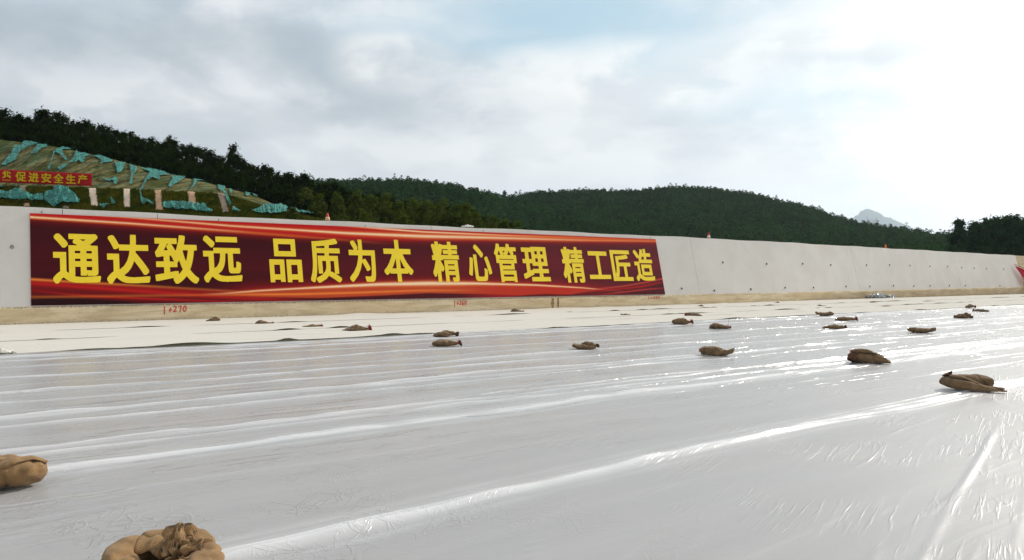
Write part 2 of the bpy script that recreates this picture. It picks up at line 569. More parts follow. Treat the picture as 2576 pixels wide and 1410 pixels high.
def mat_net():
    m, t, b = new_mat("teal_debris_net")
    tc = t.node('ShaderNodeTexCoord')
    P = tc.outputs['Object']
    n = t.noise(t.mapping(P, (0.5, 0.5, 0.25)), 1.6, 5, 0.6, 0.5)
    c = t.mix(t.smooth(n, 0.3, 0.7), (0.010, 0.125, 0.10), (0.026, 0.25, 0.20))
    t.l.new(c, b.inputs['Base Color'])
    b.inputs['Roughness'].default_value = 0.6
    bump(t, b, t.noise(t.mapping(P, (1, 1, 0.35)), 1.3, 4, 0.6, 0.8), 0.6, 0.35)
    holes = t.math('ADD', 0.12, t.math('MULTIPLY', t.smooth(t.noise(P, 1.1, 5, 0.65), 0.42, 0.66), 0.55))
    tp = t.node('ShaderNodeBsdfTransparent')
    mx = t.node('ShaderNodeMixShader', {0: holes, 1: b.outputs[0], 2: tp.outputs[0]})
    t.l.new(mx.outputs[0], t.n['Material Output'].inputs[0])
    return m


def mat_turf():
    m, t, b = new_mat("slope_turf")
    geo = t.node('ShaderNodeNewGeometry')
    P = geo.outputs['Position']
    n = t.noise(P, 0.55, 5, 0.6)
    n2 = t.noise(P, 4.5, 4, 0.65)
    c = t.mix(t.smooth(n, 0.35, 0.68), (0.042, 0.060, 0.006), (0.120, 0.112, 0.012))
    c = t.mix(t.math('MULTIPLY', t.smooth(n2, 0.5, 0.7), 0.5), c, (0.018, 0.030, 0.004))
    t.l.new(c, b.inputs['Base Color'])
    b.inputs['Roughness'].default_value = 0.95
    b.inputs['Specular IOR Level'].default_value = 0.0
    return m


def mat_terrain():
    m, t, b = new_mat("hill_ground")
    geo = t.node('ShaderNodeNewGeometry')
    n = t.noise(geo.outputs['Position'], 0.08, 6, 0.65)
    c = t.mix(t.smooth(n, 0.35, 0.65), (0.012, 0.022, 0.008), (0.03, 0.045, 0.014))
    t.l.new(c, b.inputs['Base Color'])
    b.inputs['Roughness'].default_value = 1.0
    b.inputs['Specular IOR Level'].default_value = 0.0
    return m


def mat_straw():
    m, t, b = new_mat("straw_mat_slope")
    geo = t.node('ShaderNodeNewGeometry')
    P = geo.outputs['Position']
    rows = t.noise(t.mapping(P, (0.9, 0.16, 0.34)), 1.0, 6, 0.75)
    n = t.noise(t.mapping(P, (1, 0.2, 0.45)), 0.30, 5, 0.62)
    n2 = t.noise(t.mapping(P, (1, .3, .5)), 2.4, 4, 0.7)
    c = t.mix(t.smooth(rows, 0.36, 0.64), (0.040, 0.037, 0.015), (0.185, 0.170, 0.078))
    c = t.mix(t.math('MULTIPLY', t.smooth(n, 0.46, 0.62), 0.75), c, (0.040, 0.050, 0.014))
    c = t.mix(t.math('MULTIPLY', t.smooth(n2, 0.48, 0.68), 0.65), c, (0.030, 0.024, 0.010))
    tuftn = t.smooth(t.noise(t.mapping(P, (1, .6, 1), loc=(4, 4, 4)), 0.5, 4, 0.6), 0.60, 0.68)
    c = t.mix(t.math('MULTIPLY', tuftn, 0.8), c, (0.020, 0.034, 0.006))
    teal = t.noise(t.mapping(P, (2.0, 0.09, 0.09)), 1.0, 4, 0.65, 0.5)
    c = t.mix(t.math('MULTIPLY', t.smooth(teal, 0.54, 0.66), 0.6), c, (0.035, 0.16, 0.11))
    t.l.new(c, b.inputs['Base Color'])
    b.inputs['Roughness'].default_value = 0.95
    b.inputs['Specular IOR Level'].default_value = 0.0
    bump(t, b, t.math('ADD', rows, n2), 0.6, 0.3)
    return m


M_FILM = mat_film()
M_GEO = mat_geotextile()
M_WALL = mat_wall()
M_FOOT = mat_footing()
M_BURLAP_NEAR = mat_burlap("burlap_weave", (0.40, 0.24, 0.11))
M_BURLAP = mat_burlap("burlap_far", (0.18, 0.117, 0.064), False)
M_BURLAP_DARK = mat_burlap("burlap_end_hollow_shade", (0.10, 0.05, 0.028), False)  # tied ends; also paints the shade inside the ring sack's hollow
M_RED_STRING = simple_mat("red_string", (0.55, 0.03, 0.04), 0.6)
M_LEAF_DARK = mat_leaf("eucalyptus_leaves", (0.0015, 0.006, 0.0015), (0.013, 0.027, 0.004), 0.10)
M_LEAF_LIGHT = mat_leaf("young_eucalyptus_leaves", (0.007, 0.020, 0.003), (0.085, 0.110, 0.016), 0.3)
M_LEAF_FAR = mat_leaf("forest_leaves", (0.002, 0.013, 0.007), (0.030, 0.088, 0.030), 0.14, 0.05)
M_LEAF_RIGHT = mat_leaf("broad_dark_leaves", (0.004, 0.016, 0.008), (0.026, 0.062, 0.022), 0.12)
M_BARK = simple_mat("pale_bark", (0.13, 0.10, 0.075), 0.9)
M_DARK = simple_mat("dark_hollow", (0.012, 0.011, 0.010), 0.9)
M_PIPE = simple_mat("grey_pipe", (0.20, 0.185, 0.165), 0.6)
M_SOIL = simple_mat("bare_soil", (0.52, 0.33, 0.20), 0.95, 0.15, 0.8, 0.1)
M_PALE_CONC = simple_mat("pale_chute_concrete", (0.66, 0.53, 0.40), 0.9, 0.1, 0.8, 0.1)
M_GREY_CONC = simple_mat("grey_chute_concrete", (0.27, 0.21, 0.15), 0.9, 0.18, 1.5, 0.1)
M_NET = mat_net()
M_TURF = mat_turf()
M_TERRAIN = mat_terrain()
M_STRAW = mat_straw()
M_YELLOW = simple_mat("yellow_lettering", (0.92, 0.67, 0.008), 0.45, 0.03, 2.0, 0.5)
M_YELLOW_DULL = simple_mat("yellow_cloth_print", (0.60, 0.42, 0.01), 0.8, 0.05, 2.0, 0.2)
M_RED_CLOTH = simple_mat("red_banner_cloth", (0.40, 0.010, 0.014), 0.75, 0.1, 1.0, 0.2)
M_RED_PAINT = simple_mat("red_spray_paint", (0.55, 0.05, 0.04), 0.7, 0.25, 9.0, 0.3)
M_BANNER = mat_vcol("printed_banner_sheet", 0.5, 0.12, 0.35)
M_CONE_RED = simple_mat("cone_red", (0.55, 0.03, 0.02), 0.5)
M_CONE_ORANGE = simple_mat("cone_orange", (0.75, 0.13, 0.01), 0.5)
M_CONE_WHITE = simple_mat("cone_white_band", (0.72, 0.68, 0.60), 0.5)
M_CONE_DIRTY = simple_mat("cone_dirty_band", (0.58, 0.42, 0.24), 0.6)
M_STEEL = simple_mat("pylon_steel", (0.16, 0.17, 0.18), 0.5)
M_MOUNT = simple_mat("mountain_woods", (0.05, 0.07, 0.06), 1.0, 0.3, 0.01, 0.0)
M_WOOD = simple_mat("bamboo_pole", (0.22, 0.15, 0.08), 0.8)
M_SILVER = simple_mat("crumpled_grey_sheet", (0.42, 0.44, 0.45), 0.3, 0.15, 3.0, 0.6)
M_WHITE_SACK = simple_mat("white_woven_sack", (0.68, 0.66, 0.60), 0.8)
M_GROUND = simple_mat("bare_earth", (0.20, 0.15, 0.10), 1.0, 0.2, 0.3, 0.1)

# ------------------------------------------------------------------ the wall: plan curve
def slope_at(x):
    f = np.clip((x - 4.0) / 14.0, 0, 1)
    f = f * f * (3 - 2 * f)
    return 0.70 + 0.135 * f


_WX = np.arange(-60, 90.01, 0.05)
_sl = slope_at(_WX)
_WY = np.concatenate([[0], np.cumsum((_sl[1:] + _sl[:-1]) / 2 * 0.05)])
_WY += 28.47 - np.interp(-1.945, _WX, _WY)
KERB_H, WALL_TOP, BATTER = 0.50, 3.28, 0.236


def wall_pt(x, z, off=0.0):
    """point on the wall face over plan station x, at height z, off metres proud of it"""
    s = float(slope_at(x))
    y = float(np.interp(x, _WX, _WY))
    n = Vector((-s, 1, 0)).normalized()
    back = BATTER * max(0.0, z - KERB_H) - off + (0.03 if z > KERB_H + 1e-6 else 0.0)
    return Vector((x, y, z)) + n * back


def proj(p):
    return CX + FPX * p.x / p.y, HY - FPX * (p.z - CAM_Z) / p.y


def station(px, z):
    lo, hi = -40.0, 85.0
    for _ in range(40):
        mid = (lo + hi) / 2
        if proj(wall_pt(mid, z))[0] < px:
            lo = mid
        else:
            hi = mid
    return (lo + hi) / 2


def wall_hit(px, py, z0=0.0, z1=3.4):
    """station and height of the wall face seen at a picture point"""
    for _ in range(40):
        zm = (z0 + z1) / 2
        if proj(wall_pt(station(px, zm), zm))[1] > py:
            z0 = zm
        else:
            z1 = zm
    return station(px, z0), z0


S = 0.62890625                    # 4096 px picture -> 2576 px picture


def build_wall():
    w = empty("retaining_wall", wall_pt(-1.945, 0))
    tag(w, "long sloping pale grey concrete retaining wall on a stained cream footing", "wall")
    org = Vector(w.location)
    joints = [station(q * S, 3.2) for q in (250, 630, 1725, 2120, 2760, 3400, 3810, 4062)]
    edges = [-34.0] + joints + [70.0]
    g = 0.006
    for k in range(len(edges) - 1):
        a, b = edges[k] + g, edges[k + 1] - g
        nx = max(4, int((b - a) / 0.5))
        nz = 14
        v, uv = [], []
        for i in range(nx + 1):
            x = a + (b - a) * i / nx
            for j in range(nz + 1):
                z = KERB_H + (WALL_TOP - KERB_H) * j / nz
                top_wave = 0.012 * math.sin(x * 0.9) + 0.01 * math.sin(x * 2.3 + 1)
                q = wall_pt(x, max(z, KERB_H + 1e-4), 0.006 * mnoise.noise(Vector((x * 0.4, z * 0.7, 3))))
                if j == nz:
                    q.z += top_wave
                v.append(q - org)
                uv.append((x * 1.25, z))
            # top and back
            n = Vector((-float(slope_at(x)), 1, 0)).normalized()
            v.append(v[-1] + n * 0.45)
            uv.append((x * 1.25, WALL_TOP + 0.45))
            v.append(v[-1] - Vector((0, 0, 2.9)) + n * 0.3)
            uv.append((x * 1.25, WALL_TOP + 2))
        nc = nz + 3
        f = grid_faces(nx + 1, nc)[:, ::-1]
        f = [tuple(q) for q in f]
        f.append(tuple(range(nc)))
        f.append(tuple(nx * nc + i for i in range(nc))[::-1])
        last = k == len(edges) - 2
        p = obj("wall_panel", v, f, M_FOOT if last else M_WALL, w, uv=uv)
        if last:
            p['label'] = "cream unpainted end panel"
    # dark filler in the joints
    for x in joints:
        m = MB()
        for dz0, dz1 in ((KERB_H + .01, WALL_TOP - .02),):
            q = [wall_pt(x - 0.02, dz0, -0.02), wall_pt(x + 0.02, dz0, -0.02), wall_pt(x + 0.02, dz1, -0.02), wall_pt(x - 0.02, dz1, -0.02)]
            n = Vector((-float(slope_at(x)), 1, 0)).normalized() * 0.04
            vv = [a - org for a in q] + [a + n - org for a in q]
            m.add(vv, [(0, 1, 2, 3), (7, 6, 5, 4), (0, 4, 5, 1), (1, 5, 6, 2), (2, 6, 7, 3), (3, 7, 4, 0)])
        m.obj("joint_filler", M_DARK, w)
    # footing
    xs = np.arange(-34, 70.01, 0.25)
    v, uv = [], []
    prof = [(-0.02, -0.10), (0.0, 0.0), (0.0, 0.12), (0.0, 0.25), (0.0, 0.38), (0.0, KERB_H - 0.03), (-0.02, KERB_H), (-0.5, KERB_H)]
    for x in xs:
        for j, (o, z) in enumerate(prof):
            s = float(slope_at(x))
            n = Vector((-s, 1, 0)).normalized()
            nz = mnoise.noise(Vector((x * 1.7, z * 4, 0)))
            q = Vector((x, float(np.interp(x, _WX, _WY)), z)) + n * (-o + 0.008 * nz)
            if j in (5, 6):
                q.z += 0.012 * mnoise.noise(Vector((x * 2.5, 7, 0)))
                q -= n * (0.01 * max(0, mnoise.noise(Vector((x * 4.0, 3, 0)))))
            v.append(q - org)
            uv.append((x * 1.25, z if o >= -0.021 else z + (-o)))
    ft = obj("footing", v, grid_faces(len(xs), len(prof))[:, ::-1], M_FOOT, w, uv=uv)
    # weep holes
    def src(sc_, ox, oy, pts):
        return [((ox + a * sc_) * S, (oy + b * sc_) * S) for a, b in pts]
    holes = src(0.42547, 3000, 700, [(155, 837), (493, 837), (757, 848), (1094, 850), (1310, 848), (1502, 853), (1690, 860), (1856, 862), (1990, 873), (2105, 878), (2220, 882), (2383, 887),
                                     (5, 1075), (328, 1062), (595, 1060), (900, 1050), (1125, 1050), (1347, 1042), (1538, 1045), (1692, 1042), (1873, 1042), (2023, 1042), (2348, 1042)])
    holes += src(0.42702, 2000, 600, [(2085, 1055), (2495, 1068), (1700, 1300), (2005, 1320), (2348, 1307)])
    holes += src(0.54348, 0, 800, [(88, 347)])
    for px, py in holes:
        x, z = wall_hit(px, py)
        if z < 0.56:
            z = 0.62
        c = wall_pt(x, z)
        s = float(slope_at(x))
        n = Vector((s, -1, 0)).normalized()
        d = Vector((1, s, 0)).normalized()
        up = Vector((0, 0, 1))
        m = MB()
        k = 12
        r1, r0, L = 0.042, 0.034, 0.035
        v = []
        for rr, ll in ((r1, -0.05), (r1, L), (r0, L), (r0, -0.04)):
            for i in range(k):
                a = 2 * math.pi * i / k
                v.append(c - org + n * ll + d * (rr * math.cos(a)) + up * (rr * 1.25 * math.sin(a)))
        f = [(j * k + i, j * k + (i + 1) % k, (j + 1) * k + (i + 1) % k, (j + 1) * k + i) for j in range(3) for i in range(k)]
        f.append(tuple(3 * k + i for i in range(k)))
        m.add(v, f)
        h = m.obj("weep_hole", M_PIPE, w)
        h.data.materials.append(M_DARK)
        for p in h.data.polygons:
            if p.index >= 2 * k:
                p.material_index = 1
    # stations sprayed by hand on the footing
    GL = {'1': [[(0.15, 1.0), (0.12, -0.12)]],
          '+': [[(0.0, 0.40), (0.62, 0.48)], [(0.32, 0.78), (0.26, 0.12)]],
          '2': [[(0.05, 0.82), (0.25, 0.98), (0.5, 0.85), (0.45, 0.6), (0.05, 0.22), (0.08, 0.2), (0.6, 0.28)]],
          '7': [[(0.0, 0.86), (0.55, 0.98), (0.42, 0.55), (0.3, 0.1)]],
          '0': [[(0.35, 0.95), (0.1, 0.75), (0.05, 0.4), (0.25, 0.15), (0.5, 0.3), (0.6, 0.65), (0.45, 0.92), (0.3, 0.95)]],
          '6': [[(0.5, 1.0), (0.15, 0.7), (0.05, 0.35), (0.25, 0.1), (0.5, 0.25), (0.45, 0.5), (0.12, 0.42)]],
          '5': [[(0.55, 0.95), (0.2, 0.92), (0.12, 0.58), (0.4, 0.6), (0.5, 0.35), (0.3, 0.1), (0.0, 0.15)]]}
    for text, (x0, x1, y0, y1) in (("1+270", (1203, 1380, 765, 838)), ("1+260", None or (0, 0, 0, 0)), ("1+250", (0, 0, 0, 0))):
        if text == "1+270":
            box = [(q * 0.54348) * S for q in (x0, x1)] + [(800 + q * 0.54348) * S for q in (y0, y1)]
        elif text == "1+260":
            box = [(1300 + q * 0.54348) * S for q in (950, 1045)] + [(850 + q * 0.54348) * S for q in (642, 692)]
        else:
            box = [(1300 + q * 0.54348) * S for q in (2378, 2465)] + [(850 + q * 0.54348) * S for q in (606, 640)]
        xa, za = wall_hit(box[0], box[3], 0, 0.5)
        xb, zb = wall_hit(box[1], box[2], 0, 0.5)
        zb = min(zb, 0.455)
        m = MB()
        cw = (xb - xa) / 4.3
        for i, ch in enumerate(text):
            for st in GL[ch]:
                pts = []
                for (gx, gy) in st:
                    x = xa + cw * (i * 0.86 + gx * 1.05)
                    z = za + (zb - za) * (gy * 0.95 - (0.0 if i == 0 else -0.04))
                    pts.append(wall_pt(x, min(max(z, 0.03), 0.46), 0.012))
                # a flat brush stroke
                wd = 0.017
                d = Vector((1, float(slope_at(xa)), 0)).normalized()
                upv = Vector((0, 0, 1))
                fine = []
                for a_, b_ in zip(pts, pts[1:]):
                    for q in range(4):
                        fine.append(a_.lerp(b_, q / 4))
                fine.append(pts[-1])
                vv = []
                for q in range(len(fine)):
                    tn = (fine[min(q + 1, len(fine) - 1)] - fine[max(q - 1, 0)]).normalized()
                    sd = Vector((tn.z * d.x, tn.z * d.y, -tn.dot(d)))
                    sd = sd.normalized() * wd * (0.8 + 0.5 * abs(mnoise.noise(Vector((q * 0.6, i, 2)))))
                    vv += [fine[q] + sd - org, fine[q] - sd - org]
                m.add(vv, [(2 * q, 2 * q + 1, 2 * q + 3, 2 * q + 2) for q in range(len(fine) - 1)])
        m.obj("sprayed_number", M_RED_PAINT, w)
    # rust runs under a gap of the footing
    m = MB()
    for px, wd in ((1300 + 1675 * .54348, .09), (1300 + 1715 * .54348, .05)):
        x = station(px * S, 0.3)
        vv = []
        for i in range(9):
            z = 0.455 - 0.42 * i / 8
            ww = wd * (0.75 + 0.5 * mnoise.noise(Vector((x, z * 9, 0)))) * (1.1 if i < 2 else 0.8)
            vv += [wall_pt(x - ww, z, 0.011) - org, wall_pt(x + ww, z, 0.011) - org]
        m.add(vv, [(2 * q, 2 * q + 1, 2 * q + 3, 2 * q + 2) for q in range(8)])
    m.obj("rust_run", simple_mat("rust_stain", (0.30, 0.19, 0.10), 0.9, 0.4, 9.0, 0.1), w)
    return w


# ------------------------------------------------------------------ lettering
def glyph_mesh(ch, dx, dy, ngrid=150):
    """heavy outline of a character as polygons in the unit square (its own bounding box)"""
    cu = bpy.data.curves.new("glyph", 'FONT')
    cu.body = ch
    cu.resolution_u = 4
    o = bpy.data.objects.new("glyph", cu)
    sc.collection.objects.link(o)
    dg = bpy.context.evaluated_depsgraph_get()
    me = bpy.data.meshes.new_from_object(o.evaluated_get(dg))
    me.calc_loop_triangles()
    V = np.array([v.co[:2] for v in me.vertices])
    T = np.array([t.vertices[:] for t in me.loop_triangles])
    bpy.data.objects.remove(o)
    bpy.data.curves.remove(cu)
    bpy.data.meshes.remove(me)
    mn, mx = V.min(0), V.max(0)
    pad = 0.07
    size = (mx - mn) + 2 * pad
    G = ngrid * 2
    img = np.zeros((G, G), dtype=bool)
    P = (V - mn + pad) / size * G
    for a, b, c in T:
        A, B, C = P[a], P[b], P[c]
        x0, x1 = int(max(0, min(A[0], B[0], C[0]))), int(min(G - 1, max(A[0], B[0], C[0]) + 1))
        y0, y1 = int(max(0, min(A[1], B[1], C[1]))), int(min(G - 1, max(A[1], B[1], C[1]) + 1))
        xs, ys = np.meshgrid(np.arange(x0, x1 + 1) + .5, np.arange(y0, y1 + 1) + .5)
        def e(p, q):
            return (q[0] - p[0]) * (ys - p[1]) - (q[1] - p[1]) * (xs - p[0])
        w0, w1, w2 = e(A, B), e(B, C), e(C, A)
        img[y0:y1 + 1, x0:x1 + 1] |= ((w0 >= 0) & (w1 >= 0) & (w2 >= 0)) | ((w0 <= 0) & (w1 <= 0) & (w2 <= 0))
    rx, ry = int(round(dx / size[0] * G)), int(round(dy / size[1] * G))
    big = img.copy()
    for sft in range(1, rx + 1):
        big[:, sft:] |= img[:, :-sft]
        big[:, :-sft] |= img[:, sft:]
    im2 = big.copy()
    for sft in range(1, ry + 1):
        big[sft:, :] |= im2[:-sft, :]
        big[:-sft, :] |= im2[sft:, :]
    F = big.astype(float)
    for _ in range(2):
        F = (F + np.roll(F, 1, 0) + np.roll(F, -1, 0)) / 3
        F = (F + np.roll(F, 1, 1) + np.roll(F, -1, 1)) / 3
    F = F[::2, ::2]
    ysb, xsb = np.nonzero(F > 0.5)
    bx0, bx1, by0, by1 = xsb.min() - .5, xsb.max() + .5, ysb.min() - .5, ysb.max() + .5
    verts, faces = [], []
    N = F.shape[0]
    def put(poly):
        o_ = len(verts)
        for (x, y) in poly:
            verts.append(((x - bx0) / (bx1 - bx0), (y - by0) / (by1 - by0)))
        faces.append(tuple(range(o_, o_ + len(poly))))
    for j in range(N - 1):
        run = None
        for i in range(N - 1):
            c = (F[j, i], F[j, i + 1], F[j + 1, i + 1], F[j + 1, i])
            ins = [q > 0.5 for q in c]
            if all(ins):
                if run is None:
                    run = i
                continue
            if run is not None:
                put([(run, j), (i, j), (i, j + 1), (run, j + 1)])
                run = None
            if any(ins):
                pts = [(i, j), (i + 1, j), (i + 1, j + 1), (i, j + 1)]
                poly = []
                for k in range(4):
                    k2 = (k + 1) % 4
                    if ins[k]:
                        poly.append(pts[k])
                    if ins[k] != ins[k2]:
                        tt = (0.5 - c[k]) / (c[k2] - c[k])
                        poly.append((pts[k][0] + (pts[k2][0] - pts[k][0]) * tt, pts[k][1] + (pts[k2][1] - pts[k][1]) * tt))
                if len(poly) > 2:
                    put(poly)
        if run is not None:
            put([(run, j), (N - 1, j), (N - 1, j + 1), (run, j + 1)])
    return verts, faces


def banner_colour(p, q):
    """printed design: light streaks over maroon, plus a sheen painted in to the right; p along (0-1), q down from the top (0-1)"""
    p = np.asarray(p)
    q = np.asarray(q)
    base = np.zeros(p.shape + (3,))
    mar = np.array([0.050, 0.0028, 0.0055])
    mar_sheen = np.array([0.115, 0.010, 0.016])
    f = np.clip((p - 0.25) / 0.5, 0, 1)
    base[:] = mar + (mar_sheen - mar) * f[..., None] * 0.9  # maroon lightened to the right: grazing sheen painted into the colour
    # faint satin bands
    sat = np.exp(-((q - 0.45 - 0.05 * np.sin(p * 5)) / 0.13) ** 2) * 0.5 + 0.4 * np.exp(-((q - 0.62 + 0.1 * p) / 0.05) ** 2)
    base += sat[..., None] * np.array([0.055, 0.002, 0.004]) * (0.6 + 0.7 * p)[..., None]
    red = np.array([0.64, 0.014, 0.012])
    ora = np.array([0.95, 0.24, 0.04])
    wht = np.array([1.0, 0.80, 0.52])

    def lay(mask, col):
        nonlocal base
        mask = np.clip(mask, 0, 1)[..., None]
        base = base * (1 - mask) + col * mask

    def streak(qc, w, col, amp, sharp=2.0):
        lay(amp * np.exp(-np.abs((q - qc) / w) ** sharp), col)

    I = lambda tab: np.interp(p, [a for a, _ in tab], [b for _, b in tab])
    # upper red body between the two upper streaks
    lo = I([(0, .045), (.12, .10), (.3, .17), (.45, .17), (.6, .13), (.8, .10), (1, .06)])
    lay(np.clip((lo - q) / 0.05 + 0.5, 0, 1) * 0.9, red * (0.9))
    lay(np.exp(-((q - lo) / 0.05) ** 2) * 0.35, red * 0.7)
    streak(I([(0, .045), (.1, .075), (.25, .135), (.35, .18), (.5, .25)]), 0.016, ora, I([(0, 1), (.15, .7), (.3, .35), (.45, 0)]))
    streak(I([(0, .042), (.1, .07), (.25, .13)]), 0.007, wht, I([(0, .95), (.15, .6), (.25, 0), (1, 0)]))
    qa = I([(0, -.03), (.1, .0), (.22, .055), (.38, .095), (.5, .10), (.62, .085), (.8, .07), (1, .04)])
    streak(qa, I([(0, .01), (.3, .018), (.5, .035), (.7, .03), (1, .014)]), ora, I([(0, .3), (.2, .8), (.4, 1), (.6, .95), (.85, .7), (1, .5)]))
    streak(qa, I([(0, .006), (.3, .008), (.5, .016), (.7, .012), (1, .005)]), wht, I([(0, 0), (.15, .5), (.35, .95), (.55, .9), (.7, .6), (.85, .1), (1, .1)]))
    qb = I([(.3, -.04), (.4, .0), (.5, .035), (.65, .04), (.8, .03), (1, .02)])
    streak(qb, .014, ora, I([(.3, 0), (.42, .9), (.6, .95), (.8, .6), (1, .3)]))
    streak(qb, .008, wht, I([(.38, 0), (.45, .95), (.55, .8), (.65, .3), (.75, 0)]))
    # lower left fan
    ql = I([(0, .72), (.05, .755), (.12, .80), (.22, .87), (.35, .97)])
    lay(np.clip((q - ql) / .02, 0, 1) * np.exp(-np.clip(q - ql, 0, 1) / 0.10) * I([(0, .75), (.15, .8), (.25, .6), (.33, 0), (1, 0)]), red * 0.75)
    streak(ql, .013, ora, I([(0, .9), (.06, .75), (.15, .35), (.22, .3), (.3, 0)]))
    streak(I([(0, .76), (.1, .85), (.2, .93), (.3, 1.0)]), .02, red, I([(0, .5), (.1, .7), (.25, .5), (.32, 0)]))
    streak(I([(0, .84), (.05, .90), (.10, .935), (.2, .99)]), .012, red * 0.8, I([(0, .2), (.06, .8), (.12, .9), (.2, .5), (.25, 0)]))
    qd = I([(0, .90), (.05, .925), (.09, .96), (.13, 1.02)])
    lay(np.clip((q - qd) / 0.015, 0, 1) * I([(0, 1), (.12, 1), (.15, 0), (1, 0)]) * .9, np.array([.012, .002, .003]))
    # lower main streak
    qm = I([(.2, .90), (.25, .865), (.33, .83), (.42, .795), (.5, .785), (.58, .79), (.7, .82), (.8, .87), (.88, .93), (1, 1.02)])
    on = I([(.18, 0), (.24, .75), (.35, 1), (.6, 1), (.78, .9), (.86, .5), (.92, 0)])
    lay(np.exp(-np.clip(qm - q, 0, 1) / 0.055) * (q < qm) * on * .75, red)
    qe = I([(.2, .92), (.26, .955), (.33, .975), (.4, .96), (.5, .93), (.6, .955), (.7, 1.0), (1, 1.1)])
    inside = np.clip((q - qm) / .01, 0, 1) * np.clip((qe - q) / .015, 0, 1)
    lay(inside * on * .85, np.array([.62, .075, .022]))
    streak(I([(.2, .91), (.3, .915), (.38, .905), (.48, .885), (.6, .89)]), .014, ora, I([(.2, .3), (.27, .9), (.4, .9), (.5, .7), (.6, 0)]))
    streak(qm, I([(0, .01), (.3, .014), (.5, .036), (.65, .022), (.8, .012), (1, .008)]), ora, on)
    streak(qm, I([(0, .005), (.3, .007), (.5, .022), (.65, .010), (.8, .006), (1, .004)]), wht, on * .95)
    lay(np.clip((q - qm) / .03, 0, 1) * I([(.55, 0), (.62, .6), (.75, .85), (.85, .6), (.95, .2), (1, .2)]) * .8, red * .85)
    # lower right sweeps
    qr = I([(.74, 1.0), (.78, .955), (.84, .89), (.9, .845), (.95, .79), (1, .72)])
    lay(np.clip((q - qr) / .02, 0, 1) * I([(.7, 0), (.78, 1), (1, 1)]) * .85, np.array([.075, .006, .010]))
    streak(qr, .014, np.array([.62, .06, .04]), I([(.76, 0), (.84, .7), (1, .9)]))
    streak(I([(.8, .93), (.88, .90), (.94, .86), (1, .78)]), .02, red * .8, I([(.78, 0), (.86, .7), (.95, .7), (1, .4)]))
    streak(I([(.84, .99), (.9, .945), (.96, .905), (1, .89)]), .012, np.array([.55, .04, .03]), I([(.82, 0), (.88, .8), (.95, .9), (1, .3)]))
    qk = I([(.64, 1.0), (.68, .965), (.72, .95), (.76, .97), (.8, 1.0)])
    lay(np.clip((q - qk) / .015, 0, 1) * I([(.62, 0), (.65, 1), (.78, 1), (.8, 0)]) * .8, np.array([.03, .006, .008]))
    return np.clip(base, 0, 1)


